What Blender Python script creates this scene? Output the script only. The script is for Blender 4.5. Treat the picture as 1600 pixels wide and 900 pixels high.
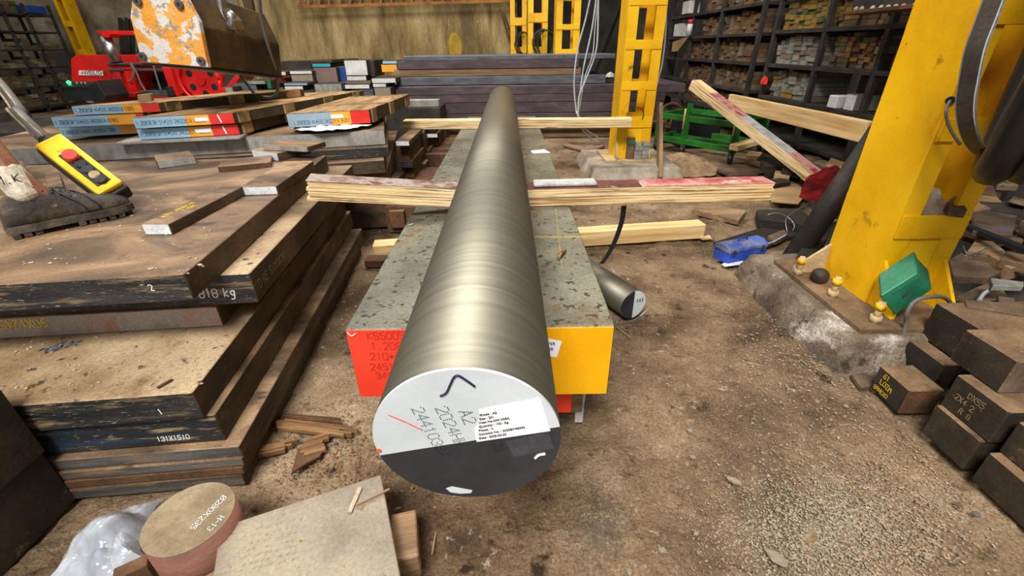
import bpy, bmesh, math, random
from mathutils import Vector, Matrix, noise
random.seed(7)
for o in list(bpy.data.objects): bpy.data.objects.remove(o)
SC = bpy.context.scene
COL = SC.collection
# ---------------------------------------------------------------- camera
H, F = 0.95, 697.0
PITCH, ROLL = math.radians(28.45), math.radians(0.75)
RIGHT0 = Vector((1,0,0)); FWD = Vector((0,math.cos(PITCH),-math.sin(PITCH))); UP0 = Vector((0,math.sin(PITCH),math.cos(PITCH)))
CR = math.cos(ROLL)*RIGHT0 - math.sin(ROLL)*UP0
CU = math.sin(ROLL)*RIGHT0 + math.cos(ROLL)*UP0
CAM = Vector((0,0,H))
cd = bpy.data.cameras.new('camera'); cam = bpy.data.objects.new('camera', cd); COL.objects.link(cam)
cd.sensor_width = 36.0; cd.lens = 36.0*F/1600.0; cd.clip_start = 0.02; cd.clip_end = 100
cam.matrix_world = Matrix(((CR.x,CU.x,-FWD.x,0),(CR.y,CU.y,-FWD.y,0),(CR.z,CU.z,-FWD.z,H),(0,0,0,1)))
SC.camera = cam
# ---------------------------------------------------------------- world and lights
w = bpy.data.worlds.new('overcast'); SC.world = w; w.use_nodes = True
w.node_tree.nodes['Background'].inputs[0].default_value = (0.93,0.97,1.0,1)
w.node_tree.nodes['Background'].inputs[1].default_value = 0.56
def area(name, loc, target, sx, sy, power, col=(1,1,1)):
    l = bpy.data.lights.new(name,'AREA'); l.shape='RECTANGLE'; l.size=sx; l.size_y=sy; l.energy=power; l.color=col
    o = bpy.data.objects.new(name,l); COL.objects.link(o); o.location = loc
    o.rotation_euler = (Vector(target)-Vector(loc)).to_track_quat('-Z','Y').to_euler(); return o
area('skylight_near', (-0.9,-2.3,5.3), (0.1,1.1,0), 2.2, 1.6, 370, (1,0.97,0.93))
area('skylight_mid', (-1.5,4.6,5.6), (-1.5,4.8,0), 5.0, 2.2, 270, (1,0.97,0.92))
SC.view_settings.view_transform = 'Standard'; SC.view_settings.look = 'None'
SC.view_settings.gamma = 1.0; SC.view_settings.use_curve_mapping = False
SC.view_settings.exposure = 0.72
# ---------------------------------------------------------------- pixel helpers (1600x900)
def ray(x, y):
    u = (x-800)/F; v = (450-y)/F
    return FWD + u*CR + v*CU
def G(x, y, z=0.0):
    d = ray(x,y); return CAM + d*((z-H)/d.z)
def W(x, y, Y):
    d = ray(x,y); return CAM + d*(Y/d.y)
def GX(x, y, X):
    d = ray(x,y); return CAM + d*(X/d.x)
V = Vector
# ---------------------------------------------------------------- object helpers
WM = {}
def link(ob, parent=None, mw=None):
    mw = mw or Matrix.Identity(4)
    COL.objects.link(ob)
    if parent is not None:
        ob.parent = parent; ob.matrix_parent_inverse = WM[parent.name].inverted()
    ob.matrix_basis = mw; WM[ob.name] = mw.copy(); return ob
def tag(o, label=None, cat=None, group=None, kind=None):
    if label: o['label'] = label
    if cat: o['category'] = cat
    if group: o['group'] = group
    if kind: o['kind'] = kind
    return o
def thing(name, label, cat, loc=(0,0,0), group=None):
    o = bpy.data.objects.new(name, None); o.empty_display_size = 0.05
    link(o, None, Matrix.Translation(Vector(loc))); return tag(o,label,cat,group)
def fin(name, bm, mats, parent=None, mw=None, smooth=False, recenter=True):
    """bmesh (local to mw, or world if mw None) -> one mesh object"""
    bmesh.ops.recalc_face_normals(bm, faces=bm.faces[:])
    if mw is None and recenter:
        lo = Vector([min(v.co[i] for v in bm.verts) for i in range(3)]); hi = Vector([max(v.co[i] for v in bm.verts) for i in range(3)])
        c = Vector(((lo.x+hi.x)/2,(lo.y+hi.y)/2,lo.z)); bmesh.ops.translate(bm, verts=bm.verts[:], vec=-c); mw = Matrix.Translation(c)
    me = bpy.data.meshes.new(name); bm.to_mesh(me); bm.free()
    if not isinstance(mats,(list,tuple)): mats = [mats]
    for m in mats: me.materials.append(m)
    if smooth:
        for p in me.polygons: p.use_smooth = True
    return link(bpy.data.objects.new(name, me), parent, mw)
def bev(bm, r, seg=1):
    if r > 0: bmesh.ops.bevel(bm, geom=bm.edges[:], offset=r, segments=seg, profile=0.5, affect='EDGES')
def add_extr(bm, pts, vec, mi=0):
    vec = Vector(vec); a = [bm.verts.new(p) for p in pts]; b = [bm.verts.new(Vector(p)+vec) for p in pts]
    n = len(pts); fs = [bm.faces.new(a), bm.faces.new(b[::-1])]
    for i in range(n): fs.append(bm.faces.new((a[i],b[i],b[(i+1)%n],a[(i+1)%n])))
    for f in fs: f.material_index = mi
    return fs
def extr(name, pts, vec, mats, parent=None, b=0.0):
    bm = bmesh.new(); add_extr(bm, [Vector(p) for p in pts], vec); bev(bm,b); return fin(name,bm,mats,parent)
def add_box(bm, c, s, R=None, mi=0):
    M = Matrix.Translation(Vector(c)) @ (R.to_4x4() if R else Matrix.Identity(4)) @ Matrix.Diagonal((s[0],s[1],s[2],1))
    r = bmesh.ops.create_cube(bm, size=1.0, matrix=M)
    for f in {f for v in r['verts'] for f in v.link_faces}: f.material_index = mi
def frame(d, up=(0,0,1)):
    x = Vector(d).normalized(); up = Vector(up)
    if abs(x.dot(up))>0.98: up = Vector((0,1,0))
    y = up.cross(x).normalized(); z = x.cross(y)
    return Matrix((x,y,z)).transposed()
def beam(name, p0, p1, wd, ht, mats, parent=None, b=0.003, up=(0,0,1), topmat=None):
    """box whose local X runs p0->p1 (axis through the middle), width wd, height ht"""
    p0,p1 = Vector(p0),Vector(p1); L=(p1-p0).length; R=frame(p1-p0,up)
    bm=bmesh.new(); add_box(bm,(0,0,0),(L,wd,ht)); bev(bm,b)
    if topmat is not None:
        for f in bm.faces:
            f.normal_update()
            if f.normal.z>0.7: f.material_index=topmat
    return fin(name,bm,mats,parent,Matrix.Translation((p0+p1)/2)@R.to_4x4())
def add_cyl(bm, p0, p1, r0, r1=None, seg=24, mi=0, caps=True):
    p0,p1=Vector(p0),Vector(p1); r1=r0 if r1 is None else r1; R=frame(p1-p0)
    y,z=R.col[1],R.col[2]; a=[];b=[]
    for i in range(seg):
        t=2*math.pi*i/seg; d=y*math.cos(t)+z*math.sin(t); a.append(bm.verts.new(p0+d*r0)); b.append(bm.verts.new(p1+d*r1))
    fs=[bm.faces.new((a[i],a[(i+1)%seg],b[(i+1)%seg],b[i])) for i in range(seg)]
    for f in fs: f.smooth=True
    if caps: fs+= [bm.faces.new(a[::-1]), bm.faces.new(b)]
    for f in fs: f.material_index=mi
def cyl(name,p0,p1,r0,mats,parent=None,r1=None,seg=24):
    bm=bmesh.new(); add_cyl(bm,p0,p1,r0,r1,seg); return fin(name,bm,mats,parent)
def smooth_path(pts, n=6):
    pts=[Vector(p) for p in pts]; out=[]
    for i in range(len(pts)-1):
        p0=pts[max(i-1,0)];p1=pts[i];p2=pts[i+1];p3=pts[min(i+2,len(pts)-1)]
        for k in range(n):
            t=k/n; out.append(0.5*((2*p1)+(p2-p0)*t+(2*p0-5*p1+4*p2-p3)*t*t+(3*p1-p0-3*p2+p3)*t**3))
    out.append(pts[-1]); return out
def add_tube(bm, pts, r, seg=8, mi=0):
    pts=[Vector(p) for p in pts]; rings=[]; n=len(pts)
    t0=(pts[1]-pts[0]).normalized(); y=frame(t0).col[1].copy()
    for i,p in enumerate(pts):
        t=(pts[min(i+1,n-1)]-pts[max(i-1,0)]).normalized(); y=(y-t*y.dot(t)).normalized(); z=t.cross(y)
        rr=r[i] if isinstance(r,(list,tuple)) else r
        rings.append([bm.verts.new(p+(y*math.cos(2*math.pi*k/seg)+z*math.sin(2*math.pi*k/seg))*rr) for k in range(seg)])
    for a,b in zip(rings,rings[1:]):
        for k in range(seg):
            f=bm.faces.new((a[k],a[(k+1)%seg],b[(k+1)%seg],b[k])); f.smooth=True; f.material_index=mi
    bm.faces.new(rings[0][::-1]).material_index=mi; bm.faces.new(rings[-1]).material_index=mi
def tube(name, pts, r, mats, parent=None, seg=8, n=6):
    bm=bmesh.new(); add_tube(bm, smooth_path(pts,n) if n else pts, r, seg); return fin(name,bm,mats,parent)
def lettering(s, origin, right, up, size, mat, parent, name='lettering', italic=0.0, off=0.0012, align='LEFT'):
    c=bpy.data.curves.new('t','FONT'); c.body=s; c.size=size; c.shear=italic; c.align_x=align; c.resolution_u=2; c.extrude=0.0003
    o=bpy.data.objects.new('t',c); COL.objects.link(o); dg=bpy.context.evaluated_depsgraph_get()
    me=bpy.data.meshes.new_from_object(o.evaluated_get(dg)); bpy.data.objects.remove(o); bpy.data.curves.remove(c)
    me.materials.clear(); me.materials.append(mat); me.name=name
    x=Vector(right).normalized(); z=x.cross(Vector(up)).normalized(); y=z.cross(x)
    M=Matrix((x,y,z)).transposed().to_4x4(); M.translation=Vector(origin)+z*off
    ob=bpy.data.objects.new(name,me); link(ob,parent,M); return ob
# ---------------------------------------------------------------- materials
def lin(h):
    h=h.lstrip('#'); v=[int(h[i:i+2],16)/255 for i in (0,2,4)]
    return tuple(x/12.92 if x<=0.04045 else ((x+0.055)/1.055)**2.4 for x in v)+(1.0,)
def pmat(name, cols, scale=6.0, lo=0.37, hi=0.63, rough=0.65, metal=0.0, bump=0.15, bscale=60.0, stretch=(1,1,1), spots=None, spots2=None, rvar=0.12, spec=0.4, alpha=None, trans=0.0, dist=0.0, grain=0.22, gscale=130.0, bump2=None):
    m=bpy.data.materials.new(name); m.use_nodes=True; nt=m.node_tree; N=nt.nodes; L=nt.links; N.clear()
    out=N.new('ShaderNodeOutputMaterial'); p=N.new('ShaderNodeBsdfPrincipled'); L.new(p.outputs[0],out.inputs[0])
    tc=N.new('ShaderNodeTexCoord'); oi=N.new('ShaderNodeObjectInfo'); mp=N.new('ShaderNodeMapping'); mp.inputs['Scale'].default_value=stretch
    ad=N.new('ShaderNodeVectorMath'); ad.operation='ADD'; ml=N.new('ShaderNodeMath'); ml.operation='MULTIPLY'; ml.inputs[1].default_value=37.0
    L.new(oi.outputs['Random'],ml.inputs[0]); L.new(tc.outputs['Object'],mp.inputs[0]); L.new(mp.outputs[0],ad.inputs[0]); L.new(ml.outputs[0],ad.inputs[1])
    vec=ad.outputs[0]
    def nz(sc,det=6,rg=0.6,d=0.0):
        n=N.new('ShaderNodeTexNoise'); n.inputs['Scale'].default_value=sc; n.inputs['Detail'].default_value=det; n.inputs['Roughness'].default_value=rg; n.inputs['Distortion'].default_value=d
        L.new(vec,n.inputs['Vector']); return n.outputs['Fac']
    rp=N.new('ShaderNodeValToRGB'); L.new(nz(scale,8,0.62,dist),rp.inputs[0]); e=rp.color_ramp.elements
    cl=[lin(c) if isinstance(c,str) else c for c in cols]
    if len(cl)==1: cl=cl*2
    e[0].position=lo; e[0].color=cl[0]; e[1].position=hi; e[1].color=cl[-1]
    for i,c in enumerate(cl[1:-1]): k=e.new(lo+(hi-lo)*(i+1)/(len(cl)-1)); k.color=c
    col=rp.outputs[0]
    for s in (spots,spots2):
        if not s: continue
        c,sc,th,sf=s; r2=N.new('ShaderNodeValToRGB'); L.new(nz(sc,6,0.65),r2.inputs[0]); r2.color_ramp.elements[0].position=th; r2.color_ramp.elements[1].position=min(th+sf,1.0)
        mx=N.new('ShaderNodeMix'); mx.data_type='RGBA'; L.new(r2.outputs[0],mx.inputs['Factor']); L.new(col,mx.inputs['A']); mx.inputs['B'].default_value=lin(c); col=mx.outputs['Result']
    if grain:
        gr=N.new('ShaderNodeMapRange'); L.new(nz(gscale,4,0.7),gr.inputs[0]); gr.inputs[1].default_value=0.3; gr.inputs[2].default_value=0.7; gr.inputs[3].default_value=1-grain; gr.inputs[4].default_value=1+grain
        gm=N.new('ShaderNodeVectorMath'); gm.operation='SCALE'; L.new(col,gm.inputs[0]); L.new(gr.outputs[0],gm.inputs['Scale']); col=gm.outputs[0]
    L.new(col,p.inputs['Base Color'])
    fn=nz(bscale,5,0.6)
    if rvar:
        mr=N.new('ShaderNodeMapRange'); L.new(nz(scale*2.3,5),mr.inputs[0]); mr.inputs[3].default_value=max(rough-rvar,0.02); mr.inputs[4].default_value=min(rough+rvar,1); L.new(mr.outputs[0],p.inputs['Roughness'])
    else: p.inputs['Roughness'].default_value=rough
    p.inputs['Metallic'].default_value=metal; p.inputs['Specular IOR Level'].default_value=spec
    if bump:
        b=N.new('ShaderNodeBump'); b.inputs['Strength'].default_value=bump; b.inputs['Distance'].default_value=0.01; L.new(fn,b.inputs['Height'])
        if bump2:
            b2=N.new('ShaderNodeBump'); b2.inputs['Strength'].default_value=bump2[0]; b2.inputs['Distance'].default_value=0.02; L.new(nz(bump2[1],7,0.7),b2.inputs['Height']); L.new(b2.outputs[0],b.inputs['Normal'])
        L.new(b.outputs[0],p.inputs['Normal'])
    if alpha is not None: p.inputs['Alpha'].default_value=alpha
    if trans: p.inputs['Transmission Weight'].default_value=trans
    return m
def emat(name,col,st):
    m=bpy.data.materials.new(name); m.use_nodes=True; p=m.node_tree.nodes['Principled BSDF']; p.inputs['Base Color'].default_value=lin(col); p.inputs['Emission Color'].default_value=lin(col); p.inputs['Emission Strength'].default_value=st; return m
MT={}
def M_(k,*a,**kw): MT[k]=pmat(k,*a,**kw); return MT[k]
M_('dirt',['4d3d2e','735e48','8e775c','a18b70'],scale=2.6,lo=0.33,hi=0.66,rough=0.95,bump=0.9,bscale=95,bump2=(1.0,17),spots=('b0a189',42,0.60,0.10),spots2=('3b2d20',15,0.575,0.12),spec=0.12,grain=0.45,gscale=150)
M_('plate_top',['3c2f23','5b4733','7a6047','957a5a'],scale=2.6,lo=0.36,hi=0.64,rough=0.58,bump=0.18,bscale=110,stretch=(1,1.7,1),spots=('3b3029',7,0.58,0.12),spots2=('b0a48e',110,0.66,0.05),spec=0.4,grain=0.3,dist=0.6)
M_('plate_top_tan',['574530','7b6447','957d5f','a89273'],scale=2.4,rough=0.65,bump=0.18,bscale=110,spots=('4a3a28',30,0.60,0.06),spots2=('6e5032',4,0.57,0.14),grain=0.3)
M_('plate_side',['33271a','4b3926','624b32'],scale=5,rough=0.65,bump=0.2,bscale=60,stretch=(1,1,2),spots=('745a3a',14,0.63,0.1),grain=0.3)
M_('black_paint',['17181a','252526','343230'],scale=7,rough=0.5,bump=0.2,bscale=80,stretch=(0.5,0.5,4),spots=('7d6a4d',11,0.535,0.12),spots2=('a3957c',90,0.62,0.05),metal=0.0,grain=0.4)
M_('black_blue',['191b1e','25282c','2a4560'],scale=3,lo=0.35,hi=0.68,rough=0.5,bump=0.15,stretch=(0.5,0.5,4),spots=('8a7757',14,0.565,0.08),spots2=('a3957c',90,0.63,0.05),grain=0.4)
M_('grey_mill',['3c3a37','4f4c48','625f5a'],scale=6,rough=0.6,metal=0.1,bump=0.15,stretch=(0.6,1,6),spots=('7d6344',8,0.53,0.12),spots2=('a39377',60,0.64,0.05),grain=0.35)
M_('pink_grey',['8d8078','9f958c','a58578'],scale=6,rough=0.5,metal=0.2,bump=0.05,stretch=(2,1,1),spots=('a06a58',5,0.58,0.12))
M_('saw_white',['b9bcc0','cfd3d6','dadde0'],scale=10,rough=0.5,metal=0.15,bump=0.04,spots=('9c9a94',25,0.66,0.06))
M_('saw_grey',['85827a','99968e','a9a69e'],scale=9,rough=0.5,metal=0.25,bump=0.06,stretch=(2,1,1),spots=('6c6354',12,0.62,0.1))
M_('dark_block',['221c16','30281f','3f3427'],scale=6,rough=0.6,bump=0.2,bscale=80,spots=('5e4c34',26,0.62,0.06),spots2=('8a7450',70,0.68,0.04),spec=0.4,grain=0.3)
M_('dusty_top',['57432f','6b533b','7e6549'],scale=5,rough=0.85,bump=0.25,bscale=60,spots=('a8977d',60,0.66,0.04),spots2=('43331f',9,0.6,0.1),grain=0.3)
M_('rusty',['402c1d','543923','6a4a31'],scale=7,rough=0.85,bump=0.3,bscale=60,spots=('30231a',14,0.58,0.1),spots2=('7a4a28',9,0.62,0.1),grain=0.3)
M_('scrap',['47382a','5f4c3a','76624d'],scale=5,rough=0.8,bump=0.25,bscale=50,spots=('332820',13,0.6,0.1),grain=0.3)
M_('scrap_dark',['1d1813','2a231c','3b322a'],scale=5,rough=0.7,bump=0.25,bscale=50,grain=0.3)
M_('scrap_blue',['4b423c','6d5646','5d6a7c'],scale=6,rough=0.45,metal=0.4,bump=0.1)
M_('bar',['666256','6d695c','726e61','787466'],scale=1.8,lo=0.32,hi=0.68,rough=0.5,metal=0.78,bump=0.008,bscale=8,stretch=(60,1.0,1.0),spots=('5a4e38',0.8,0.57,0.25),rvar=0,grain=0.05,gscale=16)
M_('white_end',['b9c1c4','c6cdd0','cfd5d7'],scale=4,rough=0.45,bump=0.03,spots=('aca287',7,0.68,0.1),grain=0.03)
M_('black_end',['1f2126','282a30','313338'],scale=6,rough=0.45,bump=0.05,spots=('85878a',60,0.72,0.03),grain=0.12)
M_('block_top',['545247','696758','7c7a69'],scale=3.2,rough=0.5,metal=0.2,bump=0.2,bscale=90,spots=('30271b',48,0.575,0.04),spots2=('664a28',5,0.585,0.1),grain=0.3)
M_('red_paint',['d8331f','e3402a'],scale=6,rough=0.4,bump=0.03,spots=('b5402c',24,0.68,0.1),grain=0.05)
M_('yellow_paint',['e8a300','f2b00c'],scale=5,rough=0.4,bump=0.03,spots=('b98a1c',7,0.63,0.16),grain=0.05)
M_('orange_paint',['e29a2a','eea63a'],scale=5,rough=0.45,bump=0.02,grain=0.05)
M_('blue_paint',['8db4cf','9dc1da'],scale=6,rough=0.45,bump=0.02,spots=('c2d4de',20,0.68,0.06),grain=0.05)
M_('grey_blue_paint',['8296a8','92a6b6'],scale=5,rough=0.4,bump=0.02,grain=0.05)
M_('red_end',['cf2a22','dd3a30'],scale=5,rough=0.35,bump=0.02,grain=0.05)
M_('column_yellow',['d69e04','e8b008','f0bc12'],scale=2.5,rough=0.42,bump=0.08,bscale=40,spots=('8a6410',9,0.635,0.10),spots2=('3d2c12',55,0.675,0.03),grain=0.06)
M_('column_dust',['9a8466','b0976f','c2a878'],scale=9,rough=0.85,bump=0.3)
M_('concrete',['5c4f40','766755','8c7c68'],scale=6,rough=0.95,bump=0.9,bscale=40,bump2=(1.0,16),spots=('cdc6ba',4.2,0.565,0.12),spots2=('3f3327',11,0.58,0.1),grain=0.4)
M_('wall_conc',['5f5032','806c44','968257','a8966c'],scale=1.3,rough=0.9,bump=0.35,bscale=18,stretch=(2.2,1,0.5),spots=('4c4029',1.7,0.56,0.2),spots2=('c9bb98',16,0.66,0.05),grain=0.25,gscale=40)
M_('concrete_light',['7c7062','978a7a','aa9e8e'],scale=6,rough=0.95,bump=0.6,bscale=40,spots=('5c4f40',9,0.6,0.1),grain=0.25)
M_('old_yellow',['8f7424','a88a30'],scale=6,rough=0.85,bump=0.1)
M_('wall_plaster',['6b5f4c','8a7d68','a29580'],scale=1.8,rough=0.95,bump=0.4,bscale=10,spots=('5a4434',3,0.58,0.15))
M_('wall_dark',['3a3631','4b463f','5b554c'],scale=1.2,rough=0.9,bump=0.2,bscale=8)
M_('dado',['50504a','5c5c55'],scale=3,rough=0.8)
M_('roof',['5a5a58','6a6a68'],scale=3,rough=0.8)
M_('ply_edge',['9c7b50','d6b681','ecd4a4','ba9666'],scale=4,rough=0.75,bump=0.3,bscale=30,stretch=(0.5,1,16),spots=('6e5134',5,0.60,0.06),grain=0.15)
M_('ply_top',['54392c','7a6052','9a8d84','5e352c'],scale=9,rough=0.75,bump=0.2)
M_('ply_red',['8f3b33','a8605a','b98d86','93302a'],scale=8,rough=0.7,bump=0.1,spots=('cfc2bc',13,0.60,0.1))
M_('ply_maroon',['45221d','5b2f28','6d433a'],scale=6,rough=0.6,bump=0.1,spots=('b0aaa4',7,0.60,0.12))
M_('ply_grey',['8b8a86','a3a2a0','b4b2ae'],scale=12,rough=0.8,bump=0.3)
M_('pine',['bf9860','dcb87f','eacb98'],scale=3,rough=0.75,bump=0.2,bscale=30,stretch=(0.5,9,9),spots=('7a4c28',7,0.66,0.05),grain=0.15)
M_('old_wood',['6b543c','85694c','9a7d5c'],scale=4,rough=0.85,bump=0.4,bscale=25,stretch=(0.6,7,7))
M_('rotten_wood',['5d4128','7c5a38','94704a'],scale=8,rough=0.9,bump=0.6,bscale=40,stretch=(0.7,6,6))
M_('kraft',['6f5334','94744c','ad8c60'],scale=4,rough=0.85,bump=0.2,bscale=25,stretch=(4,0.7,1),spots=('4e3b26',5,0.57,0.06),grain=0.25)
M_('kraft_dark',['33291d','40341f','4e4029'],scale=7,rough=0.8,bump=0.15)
M_('cardboard',['8d6f4c','a0815a','ad8e66'],scale=4,rough=0.85,bump=0.06)
M_('purple_plate',['3c3034','4a3c40','584a4c'],scale=4,rough=0.6,bump=0.1,stretch=(1,1,4),spots=('8b8381',40,0.70,0.03))
M_('slate_plate',['43454b','53555b','606268'],scale=5,rough=0.5,bump=0.08,stretch=(1,1,5),spots=('9a9a9c',50,0.70,0.03))
M_('steel_black',['1f1b17','2c2621','3b342c'],scale=6,rough=0.65,bump=0.15,spots=('4e4030',20,0.61,0.08))
M_('rack_steel',['1f1c1a','2c2825','3b3530'],scale=6,rough=0.65,bump=0.1,spots=('4e443b',18,0.62,0.08))
M_('machine_red',['b3130f','c81a14','d3211a'],scale=3,rough=0.4,bump=0.02,grain=0.05)
M_('machine_red2',['9a1712','b52019'],scale=4,rough=0.5,bump=0.05,spots=('5a1a12',12,0.64,0.1))
M_('chrome',['b0b0b4','c4c4c8'],scale=5,rough=0.32,metal=1,bump=0)
M_('dark_metal',['2a2a2c','3a3a3c'],scale=6,rough=0.45,metal=0.5,bump=0.05)
M_('mid_metal',['5a5a5a','707070'],scale=6,rough=0.45,metal=0.7,bump=0.05)
M_('black_plastic',['16171a','202226'],scale=4,rough=0.45,bump=0.03)
M_('rubber',['0d0c0b','151312','1f1c19'],scale=5,rough=0.4,bump=0.05,spots=('332d26',7,0.62,0.15),spec=0.5)
M_('magnet_orange',['cf8a2a','e29c3c','d9963f'],scale=6,rough=0.55,bump=0.3,bscale=40,spots=('cfcbc4',15,0.525,0.02),spots2=('8f8a82',26,0.585,0.03),grain=0.2)
M_('magnet_body',['2e2112','463218','5e4522'],scale=5,rough=0.6,bump=0.2,spots=('7a5c30',9,0.66,0.12))
M_('green_frame',['11480f','185c16','20701d'],scale=4,rough=0.5,bump=0.05,spots=('4a4a2a',16,0.62,0.08))
M_('green_box',['16573c','1e6848','2a7555'],scale=5,rough=0.5,bump=0.05,spots=('6a6a50',10,0.64,0.15))
M_('tool_blue',['2142a8','2c52c2','4565c0'],scale=6,rough=0.5,bump=0.08,spots=('8c8a84',9,0.55,0.14))
M_('tool_dust',['3450a8','5468ae','858a9c'],scale=8,rough=0.65,bump=0.1,spots=('8f8c88',9,0.56,0.1))
M_('paper',['e6e7ea','eff0f2'],scale=4,rough=0.6,bump=0,grain=0.05)
M_('ink',['24242a','30303a'],scale=4,rough=0.6,bump=0,grain=0.05)
M_('ink_purple',['1d1733','2a2148'],scale=4,rough=0.5,bump=0)
M_('chalk',['dfe3e8','eef0f2'],scale=30,rough=0.8,bump=0,grain=0.05)
M_('chalk_tan',['8a7650','a08a62'],scale=30,rough=0.8,bump=0)
M_('yellow_mark',['d9b81c','e6c92e'],scale=30,rough=0.8,bump=0)
M_('red_mark',['e04a3a','e85a48'],scale=20,rough=0.6,bump=0)
M_('red_ink',['b0261a','c03020'],scale=20,rough=0.6,bump=0)
M_('plastic_film',['b4bcc8','ccd3dc','e2e8ee'],scale=10,rough=0.12,bump=0.12,bscale=25,alpha=0.40,spec=0.8,grain=0,rvar=0.04)
M_('plastic_tan',['bdb2a0','d6cdbe','e6dfd3'],scale=9,rough=0.2,bump=0.3,bscale=16,alpha=0.8,spec=0.6,bump2=(0.6,12))
M_('wire',['9a9a9c','b4b4b6'],scale=10,rough=0.35,metal=0.8,bump=0)
M_('cable_grey',['5a5450','6a6460'],scale=10,rough=0.55,bump=0.1)
M_('cable_white',['9da1a6','b4b8bd'],scale=10,rough=0.5,bump=0)
M_('strap_black',['171a1f','22262c'],scale=10,rough=0.35,bump=0.05)
M_('red_cloth',['5e0c0c','8f1616','b52422'],scale=5,rough=0.6,bump=0.4,bscale=30,stretch=(1,1,3),bump2=(1.0,9))
M_('white_paint',['c9c7c2','dcdad6'],scale=6,rough=0.5,bump=0.05,spots=('8a8378',14,0.64,0.08))
M_('burlap',['7a6448','94795a','a88c6a'],scale=14,rough=0.95,bump=0.8,bscale=60)
M_('stone',['6c604f','8b7e6a','a99d88'],scale=200,rough=0.9,bump=0.4)
M_('stone_dark',['5a5148','6e6458'],scale=30,rough=0.9,bump=0.4)
M_('pendant_yellow',['d9a60c','ecc01a'],scale=8,rough=0.45,bump=0.05,spots=('5a4a22',11,0.60,0.08),grain=0.05)
M_('button_red',['b5342a','c84438'],scale=8,rough=0.45,bump=0.03)
M_('skin',['7a4f38','8f6046'],scale=12,rough=0.6,bump=0.15)
M_('shoe',['1d1916','362e25','6b5c48'],scale=8,lo=0.35,hi=0.66,rough=0.7,bump=0.4,bscale=55,spots=('8a7a60',14,0.60,0.1),grain=0.35)
M_('sole',['2c2620','423a31','655a4a'],scale=12,rough=0.8,bump=0.3)
M_('sock',['9d907a','bdb29c','cdc4b0'],scale=18,rough=0.95,bump=0.4)
M_('trousers',['1f5a45','2a6a52'],scale=8,rough=0.9,bump=0.2)
M_('shirt',['4a5568','566178'],scale=8,rough=0.9,bump=0.2)
M_('hair',['120e0c','1c1613'],scale=20,rough=0.7,bump=0.3)
M_('teal',['1f8fa8','2fa3bb'],scale=5,rough=0.5,bump=0.03)
M_('deep_blue',['1b3a78','244a90'],scale=5,rough=0.5,bump=0.05)
M_('mauve',['6a5650','7c655d'],scale=4,rough=0.7,bump=0.1)
M_('white_card',['b9b9b4','cfcfca','dcdcd8'],scale=6,rough=0.6,bump=0.05,spots=('8a8378',9,0.66,0.08))
M_('chip_tan',['8a7c66','a5977e','bdb098'],scale=20,rough=0.8,bump=0.2)
M_('splatter_glass',['18331f','20402a'],scale=5,rough=0.4)
LED=emat('led_green','20e060',3.0)
def face_mats(bm, top, front, side, yaw_dir):
    """material slots by facing; yaw_dir = unit XY vector pointing out of the front"""
    yd=Vector((yaw_dir[0],yaw_dir[1],0))
    for f in bm.faces:
        f.normal_update(); n=f.normal
        f.material_index = top if abs(n.z)>0.6 else (front if abs(n.dot(yd))>0.75 else side)
def slab(name, fr, width, depth, zt, th, yaw, mats, parent=None, b=0.002):
    """plate: fr = XY of its front right top corner, width to the left, depth away; yaw in degrees. mats [top,front,side]"""
    a=math.radians(yaw); ex=Vector((math.cos(a),math.sin(a),0)); ey=Vector((-math.sin(a),math.cos(a),0))
    fr=Vector((fr[0],fr[1],0)); c=fr-ex*width/2+ey*depth/2
    bm=bmesh.new(); add_box(bm,(0,0,0),(width,depth,th)); bev(bm,b); bmesh.ops.recalc_face_normals(bm,faces=bm.faces[:]); face_mats(bm,0,1,2,(0,-1))
    R=Matrix((ex,ey,Vector((0,0,1)))).transposed().to_4x4()
    return fin(name,bm,mats,parent,Matrix.Translation((c.x,c.y,zt-th/2))@R), (ex,ey)
def blk3(name, BL, BR, FR, z, h, mats, parent=None, b=0.002, along='d'):
    """block standing at height z from pixels of its bottom front left/right and bottom far right corners"""
    a,c,d=G(*BL,z),G(*BR,z),G(*FR,z); wv=c-a; dv=d-c; wv.z=dv.z=0
    if along=='d': ey=dv.normalized(); ex=Vector((ey.y,-ey.x,0)); wd=abs(wv.dot(ex)); dp=dv.length
    else: ex=wv.normalized(); ey=Vector((-ex.y,ex.x,0)); wd=wv.length; dp=abs(dv.dot(ey))
    bm=bmesh.new(); add_box(bm,(0,0,0),(wd,dp,h)); bev(bm,b); bmesh.ops.recalc_face_normals(bm,faces=bm.faces[:]); face_mats(bm,0,1,2,(0,-1))
    cc=c-ex*wd/2+ey*dp/2; R=Matrix((ex,ey,Vector((0,0,1)))).transposed().to_4x4()
    return fin(name,bm,mats,parent,Matrix.Translation((cc.x,cc.y,z+h/2))@R),(a,c,ex,ey,wd,dp)
def boxw(name, x0,x1,y0,y1,z0,z1, mats, parent=None, b=0.002):
    """axis-aligned world box; mats [top,front(-Y/+Y),side]"""
    bm=bmesh.new(); add_box(bm,((x0+x1)/2,(y0+y1)/2,(z0+z1)/2),(abs(x1-x0),abs(y1-y0),abs(z1-z0))); bev(bm,b)
    bmesh.ops.recalc_face_normals(bm,faces=bm.faces[:])
    if isinstance(mats,(list,tuple)) and len(mats)==3: face_mats(bm,0,1,2,(0,-1))
    return fin(name,bm,mats,parent)
def T(*k): return [MT[i] for i in k]

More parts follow.
